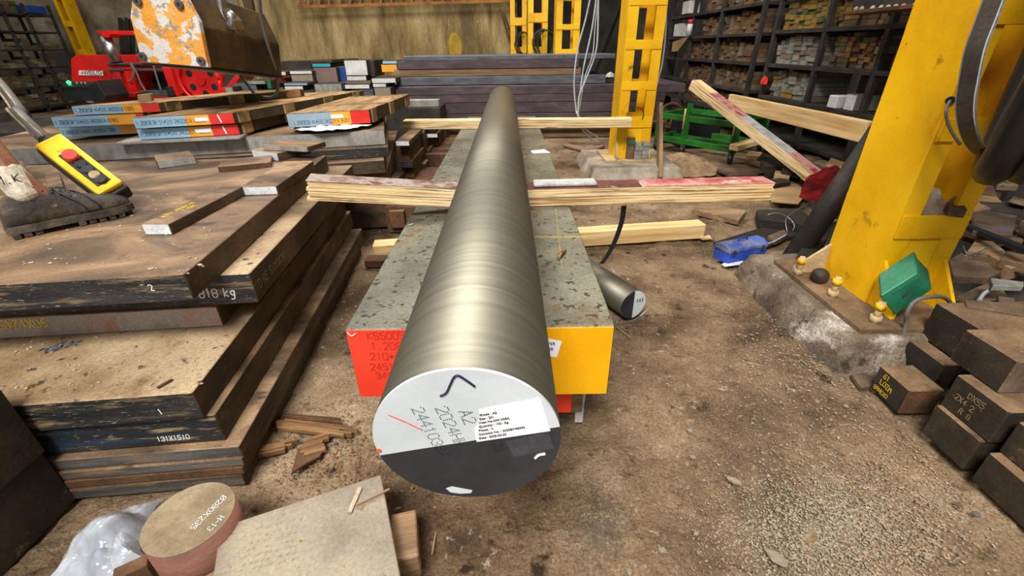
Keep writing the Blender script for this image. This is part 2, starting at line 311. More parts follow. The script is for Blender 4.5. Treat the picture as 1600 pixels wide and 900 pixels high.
# ---------------------------------------------------------------- stroke lettering (hand written chalk, dot stamped marks)
SF={'0':"1 0 3 0 4 1 4 5 3 6 1 6 0 5 0 1 1 0",'1':"1 5 2 6 2 0",'2':"0 5 1 6 3 6 4 5 4 4 0 0 4 0",'3':"0 5 1 6 3 6 4 5 4 4 3 3 2 3;3 3 4 2 4 1 3 0 1 0 0 1",'4':"3 0 3 6 0 2 4 2",
'5':"4 6 0 6 0 3.5 3 3.5 4 2.5 4 1 3 0 0 0",'6':"4 6 2 6 0 3 0 1 1 0 3 0 4 1 4 2 3 3 0 3",'7':"0 6 4 6 1.5 0",'8':"1 3 0 4 0 5 1 6 3 6 4 5 4 4 3 3 1 3 0 2 0 1 1 0 3 0 4 1 4 2 3 3",
'9':"0 0 2 0 4 3 4 5 3 6 1 6 0 5 0 4 1 3 4 3",'A':"0 0 2 6 4 0;1 2 3 2",'B':"0 0 0 6 3 6 4 5 4 4 3 3 0 3;3 3 4 2 4 1 3 0 0 0",'C':"4 5 3 6 1 6 0 5 0 1 1 0 3 0 4 1",'D':"0 0 0 6 2 6 4 4 4 2 2 0 0 0",
'E':"4 6 0 6 0 0 4 0;0 3 3 3",'G':"4 5 3 6 1 6 0 5 0 1 1 0 3 0 4 1 4 3 2 3",'H':"0 0 0 6;4 0 4 6;0 3 4 3",'I':"2 0 2 6",'K':"0 0 0 6;4 6 0 3 4 0",'L':"0 6 0 0 4 0",'M':"0 0 0 6 2 3 4 6 4 0",'N':"0 0 0 6 4 0 4 6",
'O':"1 0 3 0 4 1 4 5 3 6 1 6 0 5 0 1 1 0",'R':"0 0 0 6 3 6 4 5 4 4 3 3 0 3;2 3 4 0",'S':"4 5 3 6 1 6 0 5 0 4 1 3 3 3 4 2 4 1 3 0 1 0 0 1",'T':"0 6 4 6;2 6 2 0",'W':"0 6 1 0 2 4 3 0 4 6",'X':"0 0 4 6;0 6 4 0",'Y':"0 6 2 3 4 6;2 3 2 0",'Z':"0 6 4 6 0 0 4 0",
'.':"1.5 0 2 0.5",'*':"0 2 4 4;0 4 4 2;2 1 2 5",'-':"0 3 4 3",'/':"0 0 4 6",'k':"0 0 0 6;3 4 0 2 3 0",'g':"3 1 1 1 0 2 0 3 1 4 3 4 3 -1 2 -2 0 -2",'o':"1 0 3 0 4 1 4 3 3 4 1 4 0 3 0 1 1 0",'@':"1 0 3 0 4 1 4 5 3 6 1 6 0 5 0 1 1 0;-0.5 -0.5 4.5 6.5"}
def strokes(s, origin, right, up, size, mat, parent, pen=0.06, xs=0.8, slant=0.0, jit=0.0, dots=0, name='lettering', off=0.0010, seedv=1):
    """single stroke characters of height size; pen = stroke width / size; dots = dot pitch / size (0: solid)"""
    x=Vector(right).normalized(); z=x.cross(Vector(up)).normalized(); y=z.cross(x); rnd=random.Random(seedv+len(s))
    bm=bmesh.new(); k=size/6.0; cx=0.0; w=pen*size
    def pt(u,v): return Vector((u,v,0))
    for ch in s:
        if ch==' ': cx+=4.2*xs*k; continue
        dy=rnd.uniform(-1,1)*jit*size
        for pl in SF.get(ch,"").split(';'):
            v=[float(q) for q in pl.split()]; P=[pt(cx+(v[i]+v[i+1]*slant)*k*xs+rnd.uniform(-1,1)*jit*size*0.4,v[i+1]*k+dy) for i in range(0,len(v)-1,2)]
            for a,b in zip(P,P[1:]):
                L=(b-a).length
                if L<1e-6: continue
                d=(b-a)/L; n=Vector((-d.y,d.x,0))*w/2
                if dots:
                    m=max(1,int(round(L/(dots*size))))
                    for i in range(m+1):
                        c=a.lerp(b,i/m); r=w/2; bm.faces.new([bm.verts.new(c+Vector(q)*r) for q in ((1,0,0),(0.3,0.95,0),(-0.8,0.6,0),(-0.8,-0.6,0),(0.3,-0.95,0))])
                else:
                    e=d*w*0.4; bm.faces.new([bm.verts.new(q) for q in (a-e-n,b+e-n,b+e+n,a-e+n)])
        cx+=5.4*xs*k
    ext=bmesh.ops.extrude_face_region(bm,geom=bm.faces[:]); bmesh.ops.translate(bm,verts=[g for g in ext['geom'] if isinstance(g,bmesh.types.BMVert)],vec=(0,0,0.0003))
    M=Matrix((x,y,z)).transposed().to_4x4(); M.translation=Vector(origin)+z*(off-0.0003)
    return fin(name,bm,mat,parent,M)
# ================================================================= STRUCTURE
def ground():
    def axis(a,b,c0,c1,fine,coarse):
        out=[];x=a
        while x<b:
            out.append(x); x+= fine if c0<=x<c1 else coarse
        out.append(b); return out
    xs=axis(-10.5,3.6,-1.4,2.4,0.0125,0.25); ys=axis(-6,12.5,0.2,3.2,0.0125,0.25)
    bm=bmesh.new(); rows=[]
    for y in ys:
        r=[]
        for x in xs:
            p=Vector((x,y,0)); k=1.0 if (-1.4<x<2.4 and 0.2<y<3.2) else 0.0
            z=0.018*noise.noise(p*2.2)-0.004
            if k: q=Vector((p.x*1.0+p.y*0.5,p.y*1.5-p.x*0.6,0)); z+=0.013*noise.noise(q*7.0)+0.010*noise.noise(q*19.0)+0.0065*abs(noise.noise(q*42.0))-0.006
            r.append(bm.verts.new((x,y,z-0.004)))
        rows.append(r)
    for a,b in zip(rows,rows[1:]):
        for i in range(len(xs)-1): bm.faces.new((a[i],a[i+1],b[i+1],b[i]))
    o=fin('floor',bm,MT['dirt'],smooth=True,mw=Matrix.Identity(4)); tag(o,'trodden brown dirt floor of the steel yard',None,None,'structure')
ground()
def st(o,label): return tag(o,label,None,None,'structure')
wb=st(boxw('wall_back',-4.6,0.15,9.0,9.3,-0.05,6.0,MT['wall_conc']),'tan streaked concrete back wall')
# yellow paint mark on it
bm=bmesh.new(); c=W(711,73,8.995); add_cyl(bm,(0,0,0),(0,-0.004,0),1.0,seg=28)
bmesh.ops.scale(bm,vec=(0.12,1,0.22),verts=bm.verts[:]); fin('paint_mark',bm,MT['old_yellow'],wb,Matrix.Translation((c.x,8.998,c.z)))
wl=st(boxw('wall_back_left',-10.5,-4.6,11.2,11.5,-0.05,6.0,MT['wall_plaster']),'dirty rough plaster wall far left')
boxw('dado',-10.5,-4.6,11.17,11.2,0.0,0.95,MT['dado'],wl)
st(boxw('wall_return',-4.75,-4.6,9.0,11.2,-0.05,6.0,MT['wall_plaster']),'short plaster return wall')
st(boxw('wall_back_right',0.15,3.6,11.4,11.7,-0.05,6.0,MT['wall_dark']),'dark wall behind the far columns')
st(boxw('wall_left',-10.6,-10.5,-6,11.5,-0.05,6.0,MT['wall_plaster']),'left side wall')
st(boxw('wall_right',3.5,3.6,-6,11.7,-0.05,6.0,MT['wall_dark']),'right side wall behind the racks')
for i,(y0,y1) in enumerate([(-2.2,-0.9-0.0),(0.2,3.4),(5.9,11.7)]):
    st(boxw('ceiling',-10.6,3.6,y0+ (0 if i else -0.0),y1,6.0,6.1,MT['roof']),['roof sheet behind the camera','roof sheet over the bar','roof sheet over the back wall'][i])
# ================================================================= ROUND BAR
BAR_C0=V((-0.0525,0.360,0.561)); BAR_C1=V((-0.062,3.90,0.567)); BAR_R=0.1055; TILT=0.057
FU=V((0,-TILT,1)).normalized(); FN=V((0,1,TILT)).normalized()
t=thing('round_bar','long turned steel round bar with half white half black painted end','steel bar',(BAR_C0.x,2.1,0.46))
R=frame(BAR_C1-BAR_C0); L=(BAR_C1-BAR_C0).length
bm=bmesh.new(); add_cyl(bm,(0.004,0,0),(L,0,0),BAR_R,seg=96)
for v in bm.verts:
    if v.co.x<0.01: v.co.x-=TILT*v.co.z
fin('shaft',bm,MT['bar'],t,Matrix.Translation(BAR_C0)@R.to_4x4())
# end face: in face coords (right = +X, up = +Z), y = -0.362 plane
FACE_Y=BAR_C0.y
def fpt(px,py,off=0.0):
    d=ray(px,py); return CAM+d*((BAR_C0-CAM).dot(FN)-off)*(1/d.dot(FN))
pl=[fpt(590,712),fpt(874,667)]
ul=(pl[1]-pl[0]).normalized(); ul=V((ul.x,0,ul.dot(FU))); nl=V((-ul.z,0,ul.x)); dl=V((pl[0].x-BAR_C0.x,0,(pl[0]-BAR_C0).dot(FU))).dot(nl)   # line dividing white from black
def halves(sign):
    bm=bmesh.new(); vs=[]; n=96; pts=[]
    for i in range(n+1):
        a=2*math.pi*i/n; p=V((math.cos(a)*BAR_R*0.997,0,math.sin(a)*BAR_R*0.997))
        if (p.dot(nl)-dl)*sign>=0: pts.append(p)
    # order by angle around the chord normal
    m=sum(pts,V())/len(pts); pts.sort(key=lambda p: math.atan2(p.z-m.z,p.x-m.x))
    h=math.sqrt((BAR_R*0.997)**2-dl*dl); e=[nl*dl+ul*h,nl*dl-ul*h]; pts+=e
    pts.sort(key=lambda p: math.atan2(p.z-m.z,p.x-m.x))
    add_extr(bm,[BAR_C0+V((p.x,0,0))+V((0,-TILT,1))*p.z for p in pts],(0,0.004,0)); return bm
tag(fin('white_end_paint',halves(1),MT['white_end'],t),'white painted upper half of the bar end')
tag(fin('black_end_paint',halves(-1),MT['black_end'],t),'black painted lower half of the bar end')
FX=(1,0,0); FZ=(0,0,1)
tube('marker_stroke',[fpt(x,y,0.0005) for x,y in ((688,619),(697,614),(703,602),(709,590),(716,587),(728,594),(742,604))],0.0013,MT['ink_purple'],t,seg=6)
tube('red_scratch',[fpt(x,y,0.0003) for x,y in ((606,648),(630,658),(660,672))],0.0006,MT['red_mark'],t,seg=5)
bm=bmesh.new(); p=fpt(592,704,0.0003); add_cyl(bm,p,p+V((0,-0.0006,0)),0.003,seg=12); fin('red_dot',bm,MT['red_mark'],t)
tube('white_dab',[fpt(x,y,0.0003) for x,y in ((836,716),(842,711),(852,709))],0.0017,MT['chalk'],t,seg=6)
bm=bmesh.new(); q=[(697,763),(706,760),(722,763),(738,766),(736,770),(720,771),(704,769)]
add_extr(bm,[fpt(*a,0.0002) for a in q],(0,-0.0004,0)); tag(fin('bare_patch',bm,MT['white_end'],t),'scraped pale patch at the lower rim')
def stamp(s,px,py,ang,size):
    a=math.radians(ang); r=V((1,0,0))*math.cos(a)+FU*math.sin(a); u=-V((1,0,0))*math.sin(a)+FU*math.cos(a)
    strokes(s,fpt(px,py),r,u,size,MT['ink'],t,pen=0.10,dots=0.16,xs=0.95,name='stamped_lettering',off=0.0006)
stamp('2441038A',643,639,-74,0.0125); stamp('2024HH',680,638,-74,0.0130); stamp('A2',717,643,-76,0.0135); stamp('08',768,690,-76,0.011)
# label
lb=[(748,640),(842,622),(846,626),(860,673),(745,690),(741,673),(750,655)]
lab=extr('paper_label',[fpt(*a,0.0002) for a in lb],(0,-0.0005,0),MT['paper'],t)
tag(lab,'white paper label with printed lines')
r_=(fpt(842,640)-fpt(750,655)).normalized(); u_=FN.cross(r_)*-1.0
if u_.z<0: u_=-u_
for i,s in enumerate(['Grade : A2','Size : 201','Heat No.2441038A','Quantity : 1031 Kg','Pieces : 2','Contract No. : 2025EIMSS090','Date : 2025-02-20']):
    lettering(s,fpt(749.5+ (0 if i<2 else -1),650+i*6.0,0.0007),r_,u_,0.0043,MT['ink'],lab,'label_line',off=0.0004)
extr('tape',[fpt(x,y,0.0002) for x,y in ((790,689),(857,675),(866,700),(803,714))],(0,-0.0003,0),pmat('tape_m',['3a3c42','44464c'],rough=0.2,bump=0),t)
# ================================================================= FORGED BLOCKS UNDER THE BAR
bx0,bx1,by0,by1=-0.380,0.232,0.842,4.30
t=thing('steel_block','wide flat steel block under the bar, front face half red half yellow','steel block',(-0.07,2.5,0.192))
boxw('body',bx0,bx1,by0+0.003,by1,0.192,0.392,T('block_top','block_top','block_top'),t,b=0.003)
xm=-0.04
tag(boxw('red_end_paint',bx0+0.003,xm,by0,by0+0.003,0.194,0.389,MT['red_paint'],t,b=0),'red painted left part of the block front')
tag(boxw('yellow_end_paint',xm,bx1-0.003,by0,by0+0.003,0.194,0.389,MT['yellow_paint'],t,b=0),'yellow painted right part of the block front')
for i,(s,x,y) in enumerate([('KSS005',575,530),('1.2083',581,546),('210*610',580,562),('24510',580,578),('3450',588,592)]):
    strokes(s,W(x,y,by0),FX,FZ,0.019,MT['red_ink'],t,pen=0.07,xs=0.85)
tube('chalk_tick',[W(x,y,by0-0.001) for x,y in ((543,519),(549,525),(556,521))],0.0012,MT['chalk'],t,seg=5)
extr('paper_label',[W(x,y,by0-0.0005) for x,y in ((852,528),(878,533),(870,558),(852,556))],(0,-0.0006,0),MT['paper'],t)
for x,y,s in ((855,539,'YSR'),(857,547,'SE')): lettering(s,W(x,y,by0-0.0012),FX,FZ,0.011,MT['ink'],t)
for k,(a,b_) in enumerate([((828,370),(918,370)),((868,325),(878,420)),((836,395),(880,392))]):
    beam('scratch_mark',G(*a,0.3925),G(*b_,0.3925),0.0025,0.0006,MT['yellow_mark'] if k==0 else MT['chalk_tan'],t,b=0)
t=thing('steel_block','narrower steel block below the wide block, yellow and red front just showing','steel block',(-0.09,2.5,0.075))
boxw('body',-0.335,0.155,0.893,4.1,0.085,0.190,T('block_top','block_top','block_top'),t)
boxw('yellow_end_paint',-0.333,-0.1,0.89,0.893,0.087,0.188,MT['yellow_paint'],t,b=0)
boxw('red_end_paint',-0.1,0.153,0.89,0.893,0.087,0.188,MT['red_paint'],t,b=0)
# dunnage under the blocks
def dunnage(name,label,p0,p1,wd,ht,m='pine',cat='timber'):
    return tag(beam(name,V((p0[0],p0[1],p0[2]+ht/2)),V((p1[0],p1[1],p1[2]+ht/2)),wd,ht,MT[m],None,0.004),label,cat)
dunnage('timber_bearer','pale square timber bearer on the floor passing under the steel blocks',(-0.70,2.10,0),(1.06,2.34,0),0.085,0.083)
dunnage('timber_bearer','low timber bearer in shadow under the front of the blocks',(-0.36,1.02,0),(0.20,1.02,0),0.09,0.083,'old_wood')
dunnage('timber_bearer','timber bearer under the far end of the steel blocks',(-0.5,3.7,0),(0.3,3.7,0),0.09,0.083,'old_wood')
# laminated timbers carrying the bar
def lam_timber(label,A,B,tops,th=0.068,wd=0.105,n=6):
    """A->B is the bottom front edge; laminations are boxes stacked upwards"""
    A,B=V(A),V(B); R_=frame(B-A); ez=R_.col[2]; ey=R_.col[1]; d=B-A
    t=thing('laminated_timber',label,'timber',tuple((A+B)/2))
    for i in range(n):
        z=th*(i+0.5)/n; o_=0.0012*((i*7)%3); sh=d.normalized()*0.004*((i*5)%3)
        beam('lamination',A+ez*z+ey*wd/2+sh,B+ez*z+ey*wd/2-sh,wd-2*o_,th/n-0.0012,MT['ply_edge'],t,0.0006)
    for f0,f1,m,lb in tops:
        tag(beam('top_face',A+d*f0+ez*(th+0.0002)+ey*wd/2,A+d*f1+ez*(th+0.0002)+ey*wd/2,wd-0.002,0.0016,MT[m],t,0),lb)
    return t
TA=GX(480,313.5,-0.705); T1=G(700,323.5,0.427); TE=T1+(T1-TA)*((T1.x-(-0.012))/(TA.x-T1.x)); TE.z=max(TE.z,0.3935)
lam_timber('laminated timber left of the bar, worn brown white top, reaching to the left stack',TA,TE,[(0.0,0.78,'ply_top','worn brown white top face'),(0.78,1.0,'ply_maroon','maroon top face')])
TB=G(840,322.5,0.3935); TC=W(1206,313,TB.y+0.012); TB0=TB+(TB-TC)*(TB.x/(TC.x-TB.x)*0.98)
TB0.z=max(TB0.z,0.3932)
lam_timber('laminated timber right of the bar with red stained right end',TB0,TC,[(0.0,0.495,'ply_maroon','maroon top face'),(0.50,1.0,'ply_red','faded red top face')])
beam('loose_slat_board',TB0+(TC-TB0)*0.085+V((0,0.05,0.0775)),TB0+(TC-TB0)*0.325+V((0,0.05,0.0775)),0.07,0.014,MT['ply_grey'],None,0.004)
o=bpy.data.objects['loose_slat_board']; tag(o,'weathered grey slat lying on the laminated timber right of the bar','slat')
for k,(sx,f) in enumerate([(1,1)]):
    o=beam('laminated_timber',V((-0.82,3.66,0.4263)),V((0.93,3.62,0.4263)),0.1,0.067,MT['ply_edge'],None,0.004)
    tag(o,'far laminated timber across the block under the bar','timber')
# bits lying on the block
extr('paper_scrap',[G(x,y,0.393) for x,y in ((829,236),(850,234),(860,239),(832,240))],(0,0,0.003),MT['white_card'])
tag(bpy.data.objects['paper_scrap'],'white torn strip of paper on the block near its far end','paper scrap')
tube('wood_chip',[G(872,404,0.397),G(877,396,0.402),G(883,391,0.397)],0.006,MT['rotten_wood'],None,5)
tag(bpy.data.objects['wood_chip'],'curled brown wood chip on top of the block right of the bar','wood chip')
tube('straw_chip',[G(638,352,0.395),G(646,350,0.396)],0.0025,MT['chip_tan'],None,5)
tag(bpy.data.objects['straw_chip'],'tiny pale splinter on the block left of the bar','splinter')
# ================================================================= LEFT PLATE STACK
def front_text(s,px,py,ex,plane_pt,size,mat,parent,up=(0,0,1),flip=False,italic=0.0):
    ex=V(ex); n=V((ex.y,-ex.x,0)); d=ray(px,py); k=(plane_pt-CAM).dot(n)/d.dot(n); p=CAM+d*k
    r=-ex if flip else ex; u=V((0,0,-1)) if flip else V((0,0,1))
    o=strokes(s,p,r,u,size*0.72,mat,parent,pen=0.12,slant=italic,jit=0.05,xs=0.75,off=0.0012 if not flip else 0.0012)
    # keep lettering on the outside of the face
    o.matrix_basis=Matrix.Translation(n*0.0)@o.matrix_basis
    return o
ST=[ # label, front right corner px, top z, thickness, width, depth, yaw, materials
('thick plate with scratched black front, top of the lower left stack',(300,613),0.286,0.078,1.55,1.47,5.5,('plate_top_tan','black_paint','plate_side')),
('plate with blue black front chalked 131X1510 in the lower left stack',(335,648),0.207,0.083,1.60,1.47,5.5,('plate_top','black_blue','plate_side')),
('thin grey brown plate third from top in the lower left stack',(373,697),0.123,0.034,1.62,1.45,5.0,('plate_top','grey_mill','plate_side')),
('thin dusty plate fourth from top in the lower left stack',(378,716),0.088,0.026,1.62,1.44,5.0,('dusty_top','grey_mill','plate_side')),
('rusty brown packing plate near the bottom of the left stack',(379,730),0.061,0.024,1.60,1.42,5.0,('rusty','rusty','plate_side')),
('lowest plate on the floor in the left stack',(378,742),0.036,0.036,1.58,1.42,5.0,('rusty','grey_mill','plate_side')),
('pinkish bare sawn plate with yellow figures lying on the lower left stack',(338,479),0.348,0.062,1.35,1.20,5.0,('plate_top','pink_grey','plate_side')),
('black fronted plate marked 818 kg sticking out beneath the top plate',(389,427),0.437,0.088,1.45,1.22,5.0,('plate_top_tan','black_paint','plate_side')),
('big brown top plate with the boot standing on it',(287,428),0.506,0.068,1.60,1.27,6.0,('plate_top','black_paint','plate_side'))]
PL=[]
for lab,px,zt,th,wd,dp,yaw,ms in ST:
    p=G(*px,zt); o,ax=slab('steel_plate',p,wd,dp,zt-0.0004,th-0.0008,yaw,T(*ms)); tag(o,lab,'steel plate','plates of the near left stack'); PL.append((o,p,ax))
o,p,ax=PL[1]; front_text('131X1510',247,689,ax[0],p,0.019,MT['chalk'],o,italic=0.15)
o,p,ax=PL[0]; front_text('1',251,647,ax[0],p,0.02,MT['chalk'],o,italic=-0.2)
o,p,ax=PL[8]; front_text('2',237,454,ax[0],p,0.02,MT['chalk'],o,italic=-0.3)
o,p,ax=PL[7]; front_text('818 kg',313,465,ax[0],p,0.034,MT['chalk'],o,italic=0.15)
o,p,ax=PL[6]; front_text('90X1245X1',69,497,ax[0],p,0.034,MT['yellow_mark'],o,flip=True)
o,p,ax=PL[2]; front_text('449 52',128,740,ax[0],p,0.012,MT['chalk_tan'],o)
# chalk figures on the right hand side of the 818 plate and yellow smear
o,p,ax=PL[7]
ey=ax[1]; strokes('0 RE S1X0X7X',p+ey*0.03+V((0,0,-0.06)),ey,(0,0,1),0.024,MT['chalk_tan'],o,pen=0.06,jit=0.08)
# pieces on the top plate
zt=0.506
def tb(label,BL,BR,FR,h,ms,z=zt,group=None,cat='steel bar',name='flat_bar'):
    o,inf=blk3(name,BL,BR,FR,z,h,T(*ms)); tag(o,label,cat,group); return o,inf
o,inf=tb('long flat bar with white sawn end and yellow writing, beside the boot',(224,369),(270,367),(384,305),0.032,('plate_top','saw_white','plate_side'))
a,c,ex,ey,wd,dp=inf
for i,s in enumerate(['ACX11.1X800/200','T.CORE']): strokes(s,c-ex*wd*0.62+ey*(0.05+0.06*i)+ex*0.022*i+V((0,0,0.032)),ey,-ex,0.013,MT['yellow_mark'],o,pen=0.10,jit=0.08)
tb('flat bar with bright white end right of the writing bar on the top plate',(378,306),(435,304),(492,262),0.03,('plate_top','saw_white','plate_side'))
tb('small chamfered brown block with chalk figures on the top plate',(343,268),(425,261),(427,250),0.022,('plate_top','rusty','plate_side'))
o,_=tb('broad white ended plate lying behind the small brown block',(314,264),(436,252),(487,240),0.036,('plate_top','saw_white','plate_side'))
tb('grey brown flat bar on top of the broad white ended plate',(378,244),(482,238),(510,229),0.024,('plate_top','saw_grey','plate_side'),z=zt+0.0365)
tb('grey sided brown slab at the back of the top plate near the remote',(249,264),(308,256),(300,247),0.034,('plate_top','saw_grey','plate_side'))
tb('dark block with grey sawn end behind the boot',(84,318),(112,322),(100,285),0.042,('plate_top','saw_grey','plate_side'))
tb('plain brown flat bar at the left edge behind the boot',(8,300),(60,290),(40,262),0.03,('plate_top','saw_grey','plate_side'))
# chips and swarf on the plates
ch=[]
def chips(name,label,region,z,n,seedv,mat,s0,s1):
    rnd=random.Random(seedv); bm=bmesh.new()
    for i in range(n):
        px=rnd.uniform(region[0],region[2]); py=rnd.uniform(region[1],region[3]); p=G(px,py,z); s=rnd.uniform(s0,s1)
        R_=Matrix.Rotation(rnd.uniform(0,6.28),3,'Z'); add_box(bm,(p.x,p.y,z+s*0.2),(s*rnd.uniform(0.6,1.8),s,s*0.4),R_)
    o=fin(name,bm,mat); tag(o,label,'swarf',None,'stuff')
chips('metal_chips','pale metal chips scattered on the top left plate',(30,300,330,430),0.506,70,3,MT['chip_tan'],0.002,0.006)
chips('metal_chips','small chips scattered on the lower left plate ledge',(20,525,330,610),0.286,80,4,MT['chip_tan'],0.002,0.005)
rnd=random.Random(5); bm=bmesh.new()
for i in range(40):
    t_=rnd.random(); p=G(70+50*t_+rnd.uniform(-6,6),548-14*t_+rnd.uniform(-3,3),0.288); add_box(bm,p,(rnd.uniform(0.004,0.012),0.003,0.004),Matrix.Rotation(rnd.uniform(0,6),3,'Z')@Matrix.Rotation(rnd.uniform(-1,1),3,'X'))
tag(fin('steel_swarf',bm,MT['slate_plate']),'dark curl of steel swarf on the lower left plate','swarf',None,'stuff')
beam('wood_splinter',G(246,606,0.289),G(269,593,0.289),0.006,0.004,MT['rusty'],None,0); tag(bpy.data.objects['wood_splinter'],'thin brown splinter on the lower left plate ledge','splinter')
# ================================================================= LEFT FOREGROUND
for k,(z0,z1,lab) in enumerate([(0.0,0.165,'dark steel block on the floor at the bottom left edge'),(0.1655,0.345,'dark steel block stacked on another at the left edge')]):
    o=boxw('steel_block',-1.5,-1.06+0.01*k,0.1,0.712,z0,z1,T('dusty_top','dark_block','dark_block')); tag(o,lab,'steel block','blocks at the left edge')
# round billet standing
zc=0.15; pc=G(296,808,zc)
t=thing('round_billet','short upright rusty round billet with chalked top beside the plastic sheet','billet',(pc.x,pc.y,0))
bm=bmesh.new(); add_cyl(bm,(pc.x,pc.y,0),(pc.x,pc.y,zc),0.079,seg=64)
fin('body',bm,[pmat('billet_side',['5c3a30','6e4638','7d5444'],scale=5,rough=0.7,stretch=(1,1,3))],t)
cyl('cut_face',(pc.x,pc.y,zc),(pc.x,pc.y,zc+0.001),0.0785,pmat('billet_top',['66573f','78684f','887960'],scale=9,rough=0.8,bump=0.2,bscale=80,spots=('7a4f2c',28,0.62,0.06)),t,seg=64)
rv=(G(292,833,zc)-G(356,770,zc)).normalized(); uv=V((-rv.y,rv.x,0))
if uv.z==0 and V((0,0,1)).dot(rv.cross(uv))<0: uv=-uv
strokes('@280X235',G(348,775,zc+0.001),rv,uv,0.0115,MT['chalk'],t,pen=0.08,jit=0.06,xs=0.9); strokes('H-13',G(344,806,zc+0.001),rv,uv,0.011,MT['chalk'],t,pen=0.08,jit=0.06,xs=0.8)
# beige steel plate, bottom centre
zt=0.115; A=G(595,741,zt); B=G(345,823,zt); ex=(A-B).normalized(); ey=V((-ex.y,ex.x,0))
wd=(A-B).length; dp=0.42; c=A-ex*wd/2-ey*dp/2; yaw=math.atan2(ex.y,ex.x)
bm=bmesh.new(); add_box(bm,(0,0,0),(wd,dp,0.045)); bev(bm,0.002); bmesh.ops.recalc_face_normals(bm,faces=bm.faces[:]); face_mats(bm,0,1,2,(0,-1))
MB=Matrix.Translation((c.x,c.y,zt-0.0225))@Matrix.Rotation(yaw,4,'Z')
pt=fin('steel_plate',bm,[pmat('beige_top',['736856','84796a','91866f'],scale=5,rough=0.6,bump=0.15,bscale=80,spots=('7b5a34',40,0.64,0.05),spots2=('4b4133',60,0.70,0.03)),MT['rusty'],MT['rusty']],None,MB)
tag(pt,'beige rust speckled plate with tyre print lying in the bottom foreground','steel plate')
bm=bmesh.new(); rnd=random.Random(2)
for i in range(9):
    for j in range(7):
        if rnd.random()<0.2: continue
        q=G(400+i*10-j*4+rnd.uniform(-2,2),826+j*11-i*2.2+rnd.uniform(-1,1),zt); add_box(bm,(q.x,q.y,zt+0.0003),(0.0055,0.0035,0.0006),Matrix.Rotation(yaw+0.3,3,'Z'))
o=fin('tyre_print',bm,pmat('print_m',['81755f','8a7e68'],rough=0.8),pt)
beam('wood_chip',G(546,801,zt+0.003),G(563,762,zt+0.003),0.009,0.004,MT['chip_tan'],None,0.0005)
tag(bpy.data.objects['wood_chip.001'],'pale flat wood chip on the beige foreground plate','wood chip')
beam('twig',G(556,789,zt+0.006),G(609,764,zt+0.006),0.004,0.004,MT['old_wood'],None,0.0005); tag(bpy.data.objects['twig'],'thin brown twig overhanging the beige foreground plate edge','twig')
for k,(a,b_,zz,h,lab) in enumerate([((640,905),(643,830),0.0,0.06,'stub of brown timber on the floor right of the beige plate')]):
    o,inf=blk3('timber_offcut',(618,900),(660,900),(655,826),0.0,0.07,T('old_wood','old_wood','old_wood'),b=0.003); tag(o,lab,'timber')
o=boxw('timber_offcut',-0.62,-0.3,0.40,0.56,0.0,0.069,MT['old_wood'],None,0.004); tag(o,'timber packing under the beige foreground plate','timber')
o=blk3('steel_offcut',(195,900),(245,905),(246,886),0.0,0.05,T('rusty','rusty','rusty'))[0]; tag(o,'small rusty offcut in front of the round billet','steel offcut')
# crumpled plastic film
def film(name,label,outline,z,hmax,mat,seedv,n=26,cat='plastic sheet',base=None,parent=None):
    P=[base(*p) if base else G(*p,z) for p in outline]
    c=sum(P,V())/len(P); bm=bmesh.new(); rings=[]; rr=26; m=110
    def edge(a):
        f=a*len(P); i=int(f)%len(P); return P[i].lerp(P[(i+1)%len(P)],f-int(f))
    for r in range(rr+1):
        ring=[]
        for k in range(m):
            e=edge(k/m); p=c.lerp(e,(r+0.05)/(rr+0.05)); q=p*9+V((seedv,0,0))
            h=hmax*(1-(r/rr)**2)*(0.35+0.9*abs(noise.noise(q)))+(0.022*abs(noise.noise(q*2.0))+0.009*abs(noise.noise(q*4.5)))*(1-0.6*r/rr)
            d=V((noise.noise(q*1.7+V((5,0,0))),noise.noise(q*1.7+V((0,9,0))),0))*0.012
            ring.append(bm.verts.new(p+d+V((0,0,h+0.002))))
        rings.append(ring)
    for a,b in zip(rings,rings[1:]):
        for k in range(m): bm.faces.new((a[k],a[(k+1)%m],b[(k+1)%m],b[k]))
    bm.faces.new(rings[0])
    o=fin(name,bm,mat,parent); 
    s=o.modifiers.new('solid','SOLIDIFY'); s.thickness=0.0006
    return tag(o,label,cat)
film('plastic_sheet','crumpled clear plastic sheet on the floor left of the round billet',[(258,778),(235,815),(222,850),(236,885),(212,905),(150,925),(80,905),(100,870),(145,835),(200,795)],0.0,0.085,MT['plastic_film'],1.0)
# rotten wood and splinters left of the bar end
def splinter_board(label,p0,p1,wd,ht,seedv,m='rotten_wood',z=0.0):
    a,b=G(*p0,z),G(*p1,z); rnd=random.Random(seedv); R_=frame(b-a); L=(b-a).length; bm=bmesh.new(); k=5
    for i in range(k):
        y=(i-(k-1)/2)*wd/k; l=L*rnd.uniform(0.72,1.0); add_box(bm,(-L/2+l/2+rnd.uniform(0,0.02),y,rnd.uniform(-0.1,0.1)*ht),(l,wd/k*1.02,ht*rnd.uniform(0.75,1.05)))
    bev(bm,0.0015); c=(a+b)/2
    o=fin('rotten_board',bm,MT[m],None,Matrix.Translation((c.x,c.y,z+ht/2))@R_.to_4x4()); return tag(o,label,'board')
splinter_board('long splintered rotten board on the dirt left of the painted bar end',(432,666),(568,682),0.035,0.018,1)
splinter_board('dark rotten stick near the left stack foot',(436,652),(528,660),0.016,0.014,2,'rusty')
splinter_board('broken rotten board with jagged right end beside the left stack',(470,706),(512,694),0.06,0.016,3)
splinter_board('rotten board end poking out from under the left stack',(400,712),(460,700),0.03,0.02,4)
